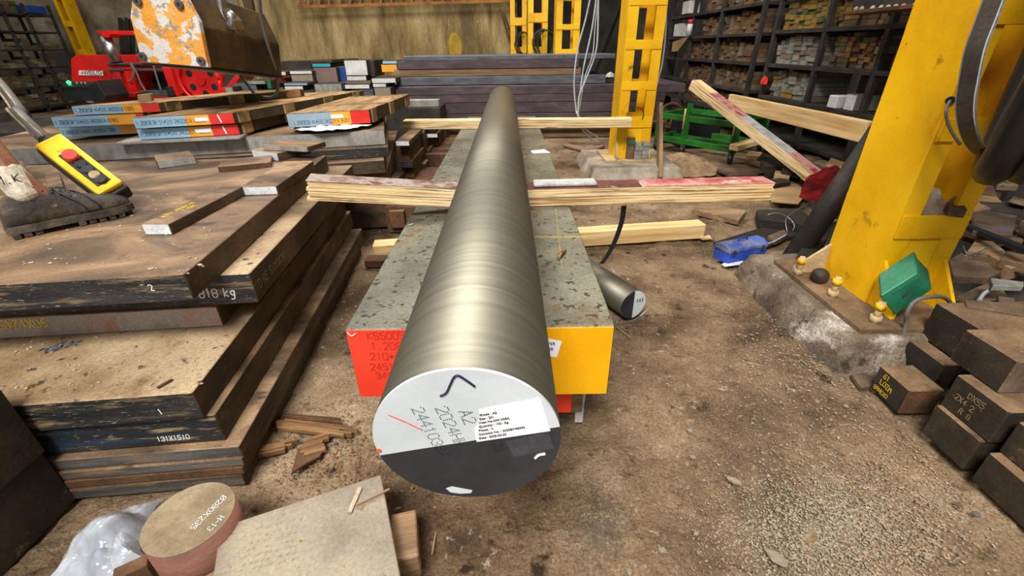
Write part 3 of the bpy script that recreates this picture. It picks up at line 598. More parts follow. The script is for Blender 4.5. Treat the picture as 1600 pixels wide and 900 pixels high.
extr('rust_flake',[G(x,y,0.004) for x,y in ((466,703),(508,703),(500,715),(480,725),(456,742))],(0,0,0.006),MT['rusty']); tag(bpy.data.objects['rust_flake'],'curved red brown rust flake on the dirt','flake')
# ================================================================= RIGHT COLUMN, PLINTH AND BOLTS
def column(label, x0, x1, y0, y1, z0, z1, battens, thick=0.012, fl=0.062, low=None, plate=True, bt=0.008, yaw=0.0):
    t=thing('yellow_column',label,'column',((x0+x1)/2,(y0+y1)/2,z0))
    y=MT['column_yellow']
    for x,s in ((x0,1),(x1,-1)):
        bm=bmesh.new(); add_box(bm,(x+s*thick/2,(y0+y1)/2,(z0+z1)/2),(thick,y1-y0,z1-z0))
        for yy,sy in ((y0,1),(y1,-1)): add_box(bm,(x+s*(thick+(fl-thick)/2),yy+sy*thick/2,(z0+z1)/2),(fl-thick,thick,z1-z0))
        fin('channel',bm,y,t)
    for a,b in battens:
        for yy,s in ((y0,-1),(y1,1)):
            boxw('batten_plate',x0+0.004,x1-0.004,yy if s>0 else yy-bt,yy+bt if s>0 else yy,a,b,y,t,0.0015)
    if low: boxw('web_plate',x0+fl-0.004,x1-fl+0.004,y0+0.003,y0+0.011,z0,low,y,t,0)
    return t
cx0,cx1,cy0,cy1,cz=1.262,1.490,1.372,1.632,0.13
tc_=column('big yellow steel column on a concrete plinth at the right',cx0,cx1,cy0,cy1,cz,5.9,[(0.375,0.455),(0.685,0.75),(0.985,1.1)]+[(1.3+0.32*i,1.38+0.32*i) for i in range(14)],low=0.365)
def tri(name,p0,p1,h,th,mat,parent):
    """triangular gusset: p0 on the column, p1 outwards"""
    p0,p1=V(p0),V(p1); d=(p1-p0).normalized(); n=V((-d.y,d.x,0))*th
    return extr(name,[p0-n/2,p1-n/2,p1-n/2+V((0,0,0.02)),p0-n/2+V((0,0,h))],n,mat,parent)
for x in (cx0+0.012,cx1-0.012): tri('gusset',(x,cy0,cz),(x,cy0-0.115,cz),0.165,0.012,MT['column_yellow'],tc_)
for yy in (cy1-0.01,): tri('gusset',(cx0,yy,cz),(cx0-0.12,yy,cz),0.12,0.012,MT['column_dust'],tc_)
boxw('base_plate',1.13,1.66,1.20,1.74,0.112,0.13,T('dusty_top','dusty_top','dusty_top'),tc_,0.002)
for (px,py) in ((1246,428),(1300,462),(1366,502)):
    p=G(px,py,cz); b=cyl('anchor_bolt',(p.x,p.y,cz),(p.x,p.y,cz+0.075),0.010,MT['column_dust'],tc_,seg=14)
    bm=bmesh.new(); add_cyl(bm,(p.x,p.y,cz),(p.x,p.y,cz+0.022),0.018,seg=6); fin('nut',bm,MT['column_dust'],b)
    bm=bmesh.new(); add_cyl(bm,(p.x,p.y,cz+0.048),(p.x,p.y,cz+0.066),0.016,seg=6); fin('nut',bm,MT['column_yellow'],b)
def plinth(label,pts,z,seedv,jit=0.016,mat='concrete'):
    bm=bmesh.new(); n=len(pts); levels=[(-0.03,0.05),(0.02,0.042),(0.05,0.022),(0.085,0.006),(0.104,0.0),(0.112,-0.02)]; m=22; rings=[]
    c=sum((V((p[0],p[1],0)) for p in pts),V())/n
    for zz,o_ in levels:
        ring=[]
        for i in range(n):
            a=V((*pts[i],0)); b=V((*pts[(i+1)%n],0))
            for k in range(m):
                p=a.lerp(b,k/m); d=(p-c).normalized(); q=V((p.x*14,p.y*14,zz*25+seedv)); r=o_+jit*noise.noise(q)
                ring.append(bm.verts.new((p.x+d.x*r,p.y+d.y*r,(zz+0.006*noise.noise(q*1.4))*z/0.112)))
        rings.append(ring)
    for a,b in zip(rings,rings[1:]):
        for k in range(len(a)): f=bm.faces.new((a[k],a[(k+1)%len(a)],b[(k+1)%len(a)],b[k])); f.smooth=True
    bm.faces.new(rings[-1]); o=fin('concrete_plinth',bm,MT[mat]); return tag(o,label,'plinth')
plinth('rough crumbling concrete plinth under the big right column',[(1.08,1.17),(1.72,1.17),(1.72,1.85),(1.08,1.85)],0.112,1.0)
# round steel ball / cap on base plate
p=G(1278,440,cz); bm=bmesh.new(); bmesh.ops.create_uvsphere(bm,u_segments=20,v_segments=12,radius=0.032,matrix=Matrix.Translation((p.x,p.y,cz+0.024))); o=fin('steel_ball',bm,MT['dark_block'],smooth=True); tag(o,'dusty dark round steel ball between the anchor bolts','ball')
# green metal box
t=thing('green_box','dented green metal box hanging on the foot of the big yellow column','box',tuple(G(1420,480,0.15)))
q=[(1374,463),(1431,427),(1457,453),(1399,493)]
P=[W(x,y,1.245) for x,y in q]; bx=extr('body',P,(0.045,0.085,0.03),MT['green_box'],t,0.004)
e1=(P[1]-P[0]).normalized(); cc=(P[0]+P[1]+P[2]+P[3])/4
lid=extr('lid',[P[0]+V((0.0,-0.004,0.004)),P[1]+V((0,-0.004,0.004)),P[1].lerp(P[2],0.22)+V((0,-0.004,0)),P[0].lerp(P[3],0.22)+V((0,-0.004,0))],(0.05,0.094,0.032),MT['green_box'],t,0.003)
P2=[cc+e1*a+V((0,-0.003,b)) for a,b in ((-0.009,-0.012),(0.009,-0.004),(0.009,0.012),(-0.009,0.004))]
lt=extr('latch',P2,(0,0.002,0),MT['mid_metal'],t)
tube('flex_cable',[G(1492,485,0.16),W(1478,466,1.25),W(1450,464,1.22),W(1428,472,1.21),W(1417,490,1.2),G(1411,515,0.125)+V((0,0,0.02)),G(1407,545,0.06),G(1412,560,0.02)],0.0065,MT['cable_grey'])
tag(bpy.data.objects['flex_cable'],'grey braided cable looping from the green box down the plinth','cable')
# plastic in the column opening
film('plastic_bag','crumpled clear plastic bag stuffed in the opening of the big column',[(1438,345),(1446,322),(1455,290),(1462,300),(1468,335),(1482,318),(1492,306),(1490,325),(1500,338),(1490,345),(1465,347)],0,0.02,MT['plastic_tan'],4.0,base=lambda x,y:W(x,y,1.44),cat='plastic bag')
o,_=blk3('steel_offcut',(1481,345),(1505,341),(1500,333),0.455,0.03,T('scrap','scrap','scrap')); tag(o,'small rusty offcut beside the plastic bag in the column','steel offcut')
# band saw blade loop hung on the column
def ribbon(name,pts,wv,mat,parent,th=0.0012,teeth=None,n=8):
    sp=smooth_path(pts,n); bm=bmesh.new(); wv=V(wv)
    rings=[]
    for i,p in enumerate(sp):
        d=(sp[min(i+1,len(sp)-1)]-sp[max(i-1,0)]).normalized(); nn=d.cross(wv).normalized()*th/2
        rings.append([bm.verts.new(p-nn),bm.verts.new(p+wv-nn),bm.verts.new(p+wv+nn),bm.verts.new(p+nn)])
    for a,b in zip(rings,rings[1:]):
        for k in range(4):
            f=bm.faces.new((a[k],a[(k+1)%4],b[(k+1)%4],b[k])); f.smooth=False
    bm.faces.new(rings[0]); bm.faces.new(rings[-1][::-1])
    return fin(name,bm,mat,parent), sp
bl=thing('saw_blade','band saw blade loop hanging on the front of the big yellow column','saw blade',tuple(W(1500,220,1.25)))
path=[(1556,-70),(1540,-15),(1525,28),(1508,75),(1498,125),(1493,165),(1497,198),(1510,228),(1530,243),(1556,240)]
wvv=V((0.020,-0.028,0.0))
def blade_pt(x,y,k): return W(x,y,1.20+0.05*k)
bp=[blade_pt(x,y,max(0,i-6)*0.4) for i,(x,y) in enumerate(path)]
top=[bp[0]+V((0.03,0.05,0.22)),bp[0]+V((0.2,0.12,0.3)),bp[-1]+V((0.14,0.1,0.6)),bp[-1]+V((0.12,0.08,0.2)),bp[-1]]
ribbon('blade_band',bp+top[::-1][1:]+[bp[0]],wvv,pmat('blade_m',['4a4540','5c5650','6a645c'],scale=4,rough=0.35,metal=0.7,bump=0.05),bl)
sp=smooth_path(bp,14)
tube('cut_edge',[p+V((0,0,0)) for p in sp],0.0017,MT['wire'],bl,seg=5,n=0)
bm=bmesh.new()
for i in range(0,len(sp)-1):
    for f in (0.0,0.5):
        p=sp[i].lerp(sp[i+1],f)+wvv; d=(sp[i+1]-sp[i]).normalized(); q=p+wvv.normalized()*0.006
        vs=[bm.verts.new(p-d*0.004),bm.verts.new(p+d*0.004),bm.verts.new(q+d*0.002),bm.verts.new(p-d*0.004+V((0.0012,0.001,0))),bm.verts.new(p+d*0.004+V((0.0012,0.001,0))),bm.verts.new(q+d*0.002+V((0.0012,0.001,0)))]
        bm.faces.new(vs[:3]); bm.faces.new(vs[3:][::-1])
        for a,b_ in ((0,1),(1,2),(2,0)): bm.faces.new((vs[a],vs[b_],vs[b_+3],vs[a+3]))
o=fin('teeth',bm,MT['wire'],bl); o['kind']='stuff'
tube('toothed_edge',[p+wvv for p in sp],0.0016,MT['cable_white'],bl,seg=5,n=0)
tube('hook_cable',[W(1484,158,1.36),W(1478,175,1.33),W(1484,200,1.32),W(1500,226,1.31)],0.004,MT['cable_grey'],None); tag(bpy.data.objects['hook_cable'],'short dark cable coming out of the hole in the big column','cable')
bm=bmesh.new(); p=W(1486,157,1.372); add_cyl(bm,p+V((-0.004,-0.004,0)),p+V((0,0.004,0)),0.011,seg=16); fin('cable_hole',bm,MT['black_plastic'],tc_)
# black hose coil hanging beyond frame edge
t=thing('hose_coil','thick black rubber hose coil hanging at the top right edge','hose coil',(1.30,0.98,0.62))
ax=V((math.cos(math.radians(-42)),math.sin(math.radians(-42)),0)); rd=V((-ax.y,ax.x,0))
for k in range(4):
    c=W(1598,188,1.02)+rd*0.16+V((0,0,0.30))+ax*(0.056*k+0.005); bm=bmesh.new(); pts=[]
    for i in range(41):
        a=2*math.pi*i/40; pts.append(c+rd*(math.cos(a)*0.17)+V((0,0,math.sin(a)*(0.44-0.012*k))))
    add_tube(bm,pts,0.036,12); fin('hose_loop',bm,MT['rubber'],t)
tq=W(1598,188,1.02)+rd*0.16+V((0,0,0.30+0.44))
beam('hanger_arm',tq-ax*0.05+V((0,0,0.0)),tq+ax*0.26,0.03,0.04,MT['dark_metal'],t,0.002)
beam('hanger_stay',tq+ax*0.02,V((1.40,1.372,tq.z)),0.03,0.04,MT['dark_metal'],t,0.002)
# ================================================================= RIGHT FOREGROUND BLOCKS
def rb(label,X,ya,yb,z0,z1,L,front='dark_block',side='dark_block',top='dusty_top',yaw=0,name='steel_block',group='blocks heaped at the right edge',txt=None):
    yc=(ya+yb)/2; R_=Matrix.Rotation(math.radians(yaw),4,'Z'); bm=bmesh.new(); add_box(bm,(L/2,0,0),(L,abs(yb-ya),z1-z0)); bev(bm,0.003); bmesh.ops.recalc_face_normals(bm,faces=bm.faces[:])
    for f in bm.faces:
        f.normal_update(); f.material_index=0 if f.normal.z>0.6 else (1 if abs(f.normal.y)>0.6 else 2)
    o=fin(name,bm,T(top,front,side),None,Matrix.Translation((X,yc,(z0+z1)/2))@R_); tag(o,label,'steel block',group)
    for s,fy,fz,sz,m in (txt or []):
        ey_=R_.to_3x3()@V((0,-1,0)); strokes(s,V((X,yc,0))+ey_*(fy)+V((0,0,fz)),ey_,(0,0,1),sz*0.7,MT[m],o,pen=0.10,jit=0.10,seedv=int(fz*1000))
    return o
rb('dark square bar on the floor, bottom of the text marked pile',1.125,0.762,0.888,0.0,0.10,0.7)
rb('dark square bar with faded chalk scribbles in the middle of the right pile',1.135,0.755,0.890,0.101,0.201,0.7,txt=[('DX55',-0.02,0.165,0.022,'chalk_tan'),('2X4 2',-0.045,0.14,0.022,'chalk_tan'),('Rn8',-0.02,0.115,0.02,'chalk_tan')])
rb('dark square bar on top of the scribbled bar with dusty top',1.165,0.815,0.950,0.202,0.298,0.8,front='scrap')
rb('long dark bar with dusty top beside the green box',1.335,1.055,1.205,0.10,0.226,0.7)
rb('packing block under the long dusty bar',1.36,1.06,1.2,0.0,0.099,0.5)
rb('nearest dark bar lying on the floor at the right edge',1.122,0.555,0.735,0.0,0.095,0.6,yaw=0)
rb('dark bar on top of the nearest one at the right edge',1.145,0.57,0.738,0.096,0.19,0.6)
rb('dark bar end high on the heap at the right edge',1.255,0.60,0.80,0.2015,0.30,0.6)
rb('leaning grey brown block between rust cube and long bar',1.262,1.032,1.16,0.0,0.115,0.05,front='scrap',side='scrap_dark',yaw=0)
rb('small square block with yellow letters and rusty orange front',1.112,0.955,1.07,0.0,0.088,0.10,front='rusty',side='dark_block',txt=[('61',-0.03,0.062,0.022,'yellow_mark'),('LOZM',-0.032,0.038,0.022,'yellow_mark'),('BRNEXO',-0.045,0.012,0.018,'yellow_mark')])
extr('steel_tile',[G(x,y,0.0) for x,y in ((1329,589),(1352,587),(1357,608),(1343,611))],(0,0,0.012),MT['scrap']); tag(bpy.data.objects['steel_tile'],'small flat steel tile on the dirt by the lettered block','steel tile')
# ================================================================= CENTRE COLUMN
t=column('yellow steel column standing behind the bar in the middle',0.868,1.145,3.78,4.05,0.12,5.9,[(0.36,0.445)]+[(0.638+0.28*i,0.702+0.28*i) for i in range(16)],fl=0.075,low=0.375)
boxw('base_plate',0.78,1.23,3.70,4.13,0.10,0.12,MT['column_dust'],t,0.002)
for x in (0.875,1.138): tri('gusset',(x,3.78,0.12),(x,3.71,0.12),0.14,0.012,MT['column_dust'],t)
plinth('grey concrete plinth under the middle yellow column',[(0.66,3.52),(1.34,3.52),(1.34,4.25),(0.66,4.25)],0.10,7.0,0.01,'concrete_light')
# card boxes stacked on its plinth
rnd=random.Random(11); base=G(995,244,0.12)
for i in range(14):
    col=i%3; lay=i//3; n=[5,4,5][col]
    if lay>=n: continue
    x=0.985+col*0.062; z=0.121+lay*0.034
    o=boxw('steel_tile',x-0.029,x+0.029+rnd.uniform(-.003,.003),3.735+rnd.uniform(-.006,.006),3.775,z,z+0.033,MT['saw_grey'] if (i*5)%3 else MT['dusty_top'],None,0.002)
    tag(o,'small grey steel tile stacked against the foot of the middle column','steel tile','tiles stacked at the middle column foot')
o=boxw('paint_can_lid',0.957,1.008,3.728,3.734,0.24,0.265,MT['green_box'],None,0.001); tag(o,'small green card on the tiles at the middle column foot','card')
beam('leaning_plank',V((1.165,3.46,0.0))+V((0,0,0.02)),W(1020,165,4.0)+V((0.06,0,0)),0.075,0.03,MT['old_wood'],None,0.003,up=(1,0,0)); tag(bpy.data.objects['leaning_plank'],'grey old plank leaning against the middle yellow column','plank')
# hanging cables around it
def hang(label,pts,Y,r=0.006,m='cable_white'):
    o=tube('hanging_cable',[W(x,y,Y) if len(p)==2 else W(x,y,p[2]) for p in pts for x,y in [p[:2]]],r,MT[m],None,6); tag(o,label,'cable','grey cables hanging at the middle column')
hang('grey cable hanging furthest left of the middle column',[(926,-20),(915,30),(902,80),(897,130),(900,170),(902,178,3.7),(912,200,3.7),(935,215,3.7)],3.72)
hang('grey cable with wide bow hanging left of the middle column',[(935,-20),(934,50),(930,85),(915,125),(905,150),(903,178)],3.70)
hang('grey cable running down to the floor beside the middle column',[(934,-20),(925,45),(912,105),(906,150),(904,175),(910,203),(930,222)],3.74)
hang('thin grey cable nearest the left face of the middle column',[(937,-20),(930,40),(926,85),(914,120),(907,160),(903,180)],3.76,0.004)
hang('grey cable hanging along the right face of the middle column',[(1039,-20),(1041,30),(1036,90),(1026,135),(1016,170)],3.95)
hang('second grey cable along the right face of the middle column',[(1037,-20),(1037,40),(1030,95),(1022,140),(1016,172)],3.93,0.005)
hang('third thin grey cable along the right face of the middle column',[(1036,-20),(1034,45),(1027,95),(1020,140),(1015,172)],3.9,0.004)
tube('thin_wire',[W(x,y,3.76) for x,y in ((978,180),(985,172),(996,168),(1004,172),(1006,180),(1003,186))],0.003,MT['steel_black'],None,5); tag(bpy.data.objects['thin_wire'],'thin bent wire on the front of the middle column','wire')
# far columns
column('wide far yellow column, nearest of three by the back wall',0.55,0.83,6.0,6.28,0.0,5.9,[(0.80,0.912)]+[(1.116+0.3*i,1.167+0.3*i) for i in range(12)],fl=0.075)
column('middle far yellow column of three by the back wall',0.28,0.56,7.4,7.68,0.0,5.9,[(0.83+0.42*i,0.94+0.42*i) for i in range(12)],fl=0.075)
column('furthest narrow yellow column of three by the back wall',0.03,0.30,8.5,8.75,0.0,5.9,[(0.83+0.42*i,0.94+0.42*i) for i in range(12)],fl=0.075)
def coil(label,px,py,Y,rx,rz,n,m='steel_black',r=0.008,name='wire_coil'):
    c=W(px,py,Y); t=thing(name,label,'wire coil',(c.x,c.y,c.z-rz)); rnd=random.Random(px)
    for k in range(n):
        pts=[c+V((math.cos(a)*rx*(1-0.05*k)+rnd.uniform(-.01,.01)+0.012*k,-0.02*k,math.sin(a)*rz*(1-0.03*k))) for a in [2*math.pi*i/24 for i in range(25)]]
        bm=bmesh.new(); add_tube(bm,pts,r,5); fin('turn',bm,MT[m],t)
    beam('hook',c+V((0,-0.1,rz-0.02)),c+V((-0.06,0.12,rz-0.02)),0.02,0.02,MT[m],t,0)
coil('black wire coil hanging between the far yellow columns',848,68,7.33,0.15,0.18,5)
coil('black wire coil hanging on the furthest yellow column',816,68,8.44,0.12,0.17,4)
# ================================================================= PLATES IN THE CENTRE BACKGROUND
YB=5.55
def bp_(label,x0,x1,y0,y1,ms,dY=0.0,dep=0.9,xr=None):
    a=W(x0,y0,YB+dY); b=W(x1,y1,YB+dY); zt=W((x0+x1)/2,y0,YB+dY).z; zb=W((x0+x1)/2,y1,YB+dY).z
    o=boxw('steel_plate',a.x,W(x1,y0,YB+dY).x,YB+dY,YB+dY+dep,zb,zt,T(*ms),None,0.004); return tag(o,label,'steel plate','long plates stacked in front of the back wall')
ys=[(86,93.5,630,962,'slate_plate','thin blue grey plate on top of the long dark stack'),(94,107,620,905,'purple_plate','second plate from top of the long dark stack'),
 (119,132,618,947,'slate_plate','slate grey plate under the tan timber in the long dark stack'),(133.5,147,603,1072,'purple_plate','longest purple brown plate jutting right behind the column'),
 (147.5,159.5,612,1040,'purple_plate','purple brown plate fifth in the long dark stack'),(160,176,625,1035,'purple_plate','purple brown plate low in the long dark stack'),(176.5,190,640,1064,'purple_plate','dark plate near the bottom of the long dark stack'),(190.5,205,650,990,'steel_black','bottom plate of the long dark stack')]
for y0,y1,x0,x1,m,lab in ys: bp_(lab,x0,x1,y0,y1,(m,m,m),dY=0.0 if y0<130 else -0.12)
o=boxw('timber_bearer',W(615,112,YB).x,W(908,112,YB).x,YB+0.02,YB+0.8,W(760,118.5,YB).z,W(760,107.3,YB).z,MT['old_wood'],None,0.003); tag(o,'long tan timber packing inside the long dark stack','timber')
o=boxw('timber_bearer',W(655,210,YB).x,W(980,210,YB).x,YB-0.05,YB+0.7,-0.005,W(880,205.3,YB-0.1).z+0.002,MT['old_wood'],None,0.003); tag(o,'floor bearer under the long dark stack','timber')
p=W(953,117,5.4); o=film('white_rag','white lump of rag on the plate left of the middle column',[(946,121),(948,115),(953,113),(959,116),(960,121)],0,0.03,MT['white_card'],3.0,base=lambda x,y:W(x,y,5.5),cat='rag')
o=beam('floor_plank',G(882,226,0.012),G(918,236,0.012),0.08,0.02,MT['old_wood'],None,0.002); tag(o,'short dark plank on the dirt left of the middle column','plank')
o=beam('floor_plank',G(918,236,0.014),G(942,228,0.014),0.06,0.02,MT['old_wood'],None,0.002); tag(o,'second short plank angled against the first on the dirt','plank')
# green pallet trolley
t=thing('green_trolley','green steel frame trolley on castors at the right rear','trolley',(1.9,4.3,0))
A=V((1.97,4.05,0)); Bq=V((1.50,4.72,0)); e=(Bq-A); C_=A+V((0.40,0.30,0)); D_=Bq+V((0.40,0.30,0)); g=MT['green_frame']
for p in (A,Bq,C_,D_,A.lerp(Bq,0.62)):
    beam('post',p+V((0,0,0.09)),p+V((0,0,0.40)),0.05,0.05,g,t,0.003)
for z in (0.12,0.33):
    for p,q in ((A,Bq),(A,C_),(Bq,D_),(C_,D_)): beam('rail',p+V((0,0,z)),q+V((0,0,z)),0.04,0.05,g,t,0.002)
beam('brace',Bq+V((0,0,0.12)),C_+V((0,0,0.12)),0.04,0.03,g,t,0.002)
beam('brace',A.lerp(C_,0.5)+V((0,0,0.12)),Bq.lerp(D_,0.5)+V((0,0,0.12)),0.04,0.03,g,t,0.002)
for p in (A,Bq,C_,D_,A.lerp(Bq,0.62)):
    w_=bmesh.new(); add_cyl(w_,p+V((-0.015,0.01,0.04)),p+V((0.015,-0.01,0.04)),0.04,seg=18); cs=fin('castor',w_,MT['black_plastic'],t)
    boxw('fork',p.x-0.018,p.x+0.018,p.y-0.018,p.y+0.018,0.06,0.092,MT['mid_metal'],cs,0)
for p in (A,A.lerp(Bq,0.62)):
    cyl('pin',p+V((-0.035,-0.02,0.24)),p+V((-0.035,-0.02,0.42)),0.008,MT['column_dust'],t,seg=10)
# leaning beams
def blm(label,p0,p1,wd,ht,m,top=None,name='timber_beam',up=(0,0,1)):
    ms=[MT[m]]+([MT[top]] if top else []); return tag(beam(name,p0,p1,wd,ht,ms,None,0.005,up=up,topmat=1 if top else None),label,'timber')
LB0,LB1=G(1275,278,0.13),W(1085,132,4.25)
t=thing('laminated_beam','long laminated beam with pink and grey top leaning over the green trolley','timber',tuple(LB0))
beam('core',LB0,LB1,0.10,0.075,MT['ply_edge'],t,0.004); d=(LB1-LB0); nrm=frame(d).col[2]*0.0385
for f0,f1,m in ((0.0,0.18,'ply_red'),(0.18,0.55,'ply_grey'),(0.55,0.83,'ply_red'),(0.83,1.0,'pine')):
    beam('top_patch',LB0+d*f0+nrm,LB0+d*f1+nrm,0.098,0.002,MT[m],t,0)
blm('pale pine plank with knots leaning behind the long laminated beam',GX(1356,207,2.22),W(1140,158,4.75),0.04,0.13,'pine')
blm('orange pine offcut behind the long laminated beam',W(1160,180,4.6),W(1216,180,4.4),0.09,0.05,'pine')
blm('short pine stick on the trolley under the laminated beam',W(1146,231,3.95),W(1196,217,4.15),0.09,0.05,'pine')
# handwheel, bucket, dark crate
c=W(1048,181,5.2); t=thing('hand_wheel','rusty spoked hand wheel in front of the long dark stack','wheel',(c.x,c.y,c.z-0.13))
bm=bmesh.new(); add_tube(bm,[c+V((math.cos(a)*0.125,0,math.sin(a)*0.125)) for a in [2*math.pi*i/28 for i in range(29)]],0.016,8); fin('rim',bm,MT['rusty'],t)
for k in range(4): a=math.pi/4+k*math.pi/2; beam('spoke',c,c+V((math.cos(a)*0.12,0,math.sin(a)*0.12)),0.018,0.018,MT['rusty'],t,0)
cyl('hub',c+V((0,-0.02,0)),c+V((0,0.08,0)),0.025,MT['rusty'],t)
beam('stand',c+V((0,0.06,0)),V((c.x,c.y+0.06,0.0)),0.04,0.04,MT['rusty'],t,0)
c=W(1092,190,5.5); t=thing('white_bucket','white plastic bucket behind the green trolley','bucket',(c.x,c.y,c.z-0.14))
bm=bmesh.new(); add_cyl(bm,c+V((0,0,-0.14)),c+V((0,0,0.09)),0.10,0.125,24,caps=False); bm.faces.new([v for v in bm.verts if abs(v.co.z-(c.z-0.14))<1e-4][:24]); fin('body',bm,MT['white_paint'],t)
bm=bmesh.new(); add_tube(bm,[c+V((math.cos(a)*0.127,math.sin(a)*0.127,0.085)) for a in [2*math.pi*i/24 for i in range(25)]],0.008,6); fin('rim',bm,MT['white_paint'],t)
o=boxw('plastic_crate',1.75,2.15,4.75,5.1,0.0,0.30,MT['black_plastic'],None,0.01); tag(o,'black plastic crate inside the green trolley','crate')
# burlap heap
def heap(name,label,cat,pxs,z,hmax,mat,seedv,kind=None):
    o=film(name,label,pxs,z,hmax,mat,seedv,cat=cat)
    if kind: o['kind']=kind
    return o
heap('sack_heap','heap of crumpled brown sacking right of the middle column plinth','sacking',[(1037,262),(1040,245),(1058,238),(1085,243),(1105,252),(1122,262),(1118,275),(1085,278),(1050,276)],0.0,0.08,MT['burlap'],9.0)
# blue tool box
q=[G(1112,413),G(1195,404)]
t=thing('tool_box','dusty blue metal tool box on the dirt floor','tool box',tuple((q[0]+q[1])/2))
a=G(1116,411); b=G(1136,414); c=G(1194,402); ex=(c-b).normalized(); ey=(a-b); ey-=ex*ey.dot(ex); ey.normalize(); L=(c-b).length; wd=0.10
R_=Matrix((ex,ey,V((0,0,1)))).transposed().to_4x4(); MB=Matrix.Translation(b)@R_
bm=bmesh.new(); add_extr(bm,[(0,0,0),(0,wd,0),(0,wd,0.06),(0,0,0.06)],(L,0,0)); bev(bm,0.003); fin('body',bm,MT['tool_blue'],t,MB)
bm=bmesh.new(); add_extr(bm,[(-0.003,-0.004,0.058),(-0.003,wd+0.004,0.058),(-0.003,wd+0.001,0.075),(-0.003,wd*0.72,0.093),(-0.003,wd*0.28,0.093),(-0.003,-0.001,0.075)],(L+0.006,0,0)); bev(bm,0.003); fin('lid',bm,MT['tool_dust'],t,MB)
tube('handle',[MB@V((L*0.38,wd/2,0.094)),MB@V((L*0.38,wd/2,0.104)),MB@V((L*0.62,wd/2,0.104)),MB@V((L*0.62,wd/2,0.094))],0.004,MT['tool_blue'],t,6,0)
for xx in (0.1,0.86): 
    p0=MB@V((L*xx,-0.001,0.05)); bm=bmesh.new(); add_box(bm,(L*xx,-0.006,0.06),(0.016,0.004,0.026)); fin('latch',bm,MT['mid_metal'],t,MB)
extr('paper_scrap',[G(x,y,0.002) for x,y in ((1128,413),(1160,408),(1162,413),(1132,417))],(0,0,0.004),MT['paper']); tag(bpy.data.objects['paper_scrap.001'],'white paper strip under the blue tool box','paper scrap')
# flat boards on the dirt
extr('floor_board',[G(x,y,0.0) for x,y in ((1080,335),(1096,325),(1165,337),(1153,352))],(0,0,0.035),MT['old_wood'],None,0.002); tag(bpy.data.objects['floor_board'],'pale rough board lying on the dirt behind the blue tool box','board')
extr('wood_chip',[G(x,y,0.004) for x,y in ((1092,372),(1108,369),(1112,374),(1098,375))],(0,0,0.006),MT['pine']); tag(bpy.data.objects['wood_chip.002'],'pale wood chip at the end of the floor timber','wood chip')
extr('floor_board',[G(x,y,0.0) for x,y in ((1106,368),(1117,372),(1113,377),(1108,372))],(0,0,0.004),MT['old_wood']); tag(bpy.data.objects['floor_board.001'],'small flat wooden bit beside the floor timber end','board')
# short round bar on floor with half black half white end
c=V((0.470,1.49,0.062)); d=V((-0.30,0.62,0)).normalized(); rr=0.060
t=thing('round_bar','short round bar on the dirt with half black half white end beside the block','steel bar',(c.x,c.y,0))
bm=bmesh.new(); add_cyl(bm,(0,0,0),(0.48,0,0),rr,seg=48); MBB=Matrix.Translation(c)@frame(d).to_4x4(); fin('shaft',bm,MT['bar'],t,MBB)
for s,m,nm in ((1,'black_end','black_end_paint'),(-1,'white_end','white_end_paint')):
    bm=bmesh.new(); pts=[V((0,math.cos(a)*rr*0.985,math.sin(a)*rr*0.985)) for a in [(-math.pi/2 if s<0 else math.pi/2)*1+math.pi*i/24+(math.pi if 0 else 0) for i in range(25)]]
    pts=[V((0,s*abs(p.y),p.z)) for p in [V((0,math.cos(-math.pi/2+math.pi*i/24)*rr*0.985,math.sin(-math.pi/2+math.pi*i/24)*rr*0.985)) for i in range(25)]]
    add_extr(bm,pts,(-0.002,0,0)); fin(nm,bm,MT[m],t,MBB)
ya=frame(d).col[1]
for i,s in enumerate(['A2','201','244']): lettering(s,c-d*0.002+ya*(-0.012-0.013*i)+V((0,0,0.022)),V((0,0,-1)),V((-ya.x,-ya.y,0)),0.012,MT['ink'],t,'stamped_lettering')
tube('tie_wire',[G(963,503,0.02),G(985,502,0.012),G(1000,494,0.02),G(1014,481,0.05)],0.0016,MT['wire'],None,5); tag(bpy.data.objects['tie_wire'],'thin tie wire across the short round bar end','wire')
tube('tie_wire',[G(942,413,0.06),G(955,420,0.09),G(967,434,0.06)],0.0018,MT['wire'],None,5); tag(bpy.data.objects['tie_wire.001'],'thin wire arching over the short round bar behind','wire')
# black strapping band hanging from the timber
sp_=[W(971,322,1.74),W(968,345,1.73),W(960,370,1.73),W(952,388,1.72),W(944,402,1.71),W(936,413,1.70)]
ob,_=ribbon('strap_band',sp_,V((0.022,0.008,0.0)),MT['strap_black'],None,0.002); tag(ob,'black steel strap hanging from the timber right of the bar','strap')
# wires on the ground
tube('bent_wire',[G(1184,344,0.02),G(1195,337,0.05),G(1215,333,0.08),G(1232,340,0.09),G(1241,352,0.06),G(1238,361,0.03)],0.0022,MT['wire'],None,5); tag(bpy.data.objects['bent_wire'],'loop of bright wire on the scrap behind the blue tool box','wire')
tube('bent_wire',[G(1256,322,0.12),G(1240,331,0.1),G(1228,343,0.08),G(1230,362,0.04)],0.0022,MT['wire'],None,5); tag(bpy.data.objects['bent_wire.001'],'upright bent wire end near the red cloth','wire')
tube('lead_cable',[G(1193,382,0.05),G(1208,378,0.04),G(1228,367,0.03)],0.004,MT['cable_white'],None,6); tag(bpy.data.objects['lead_cable'],'pale lead running from the blue tool box','cable')
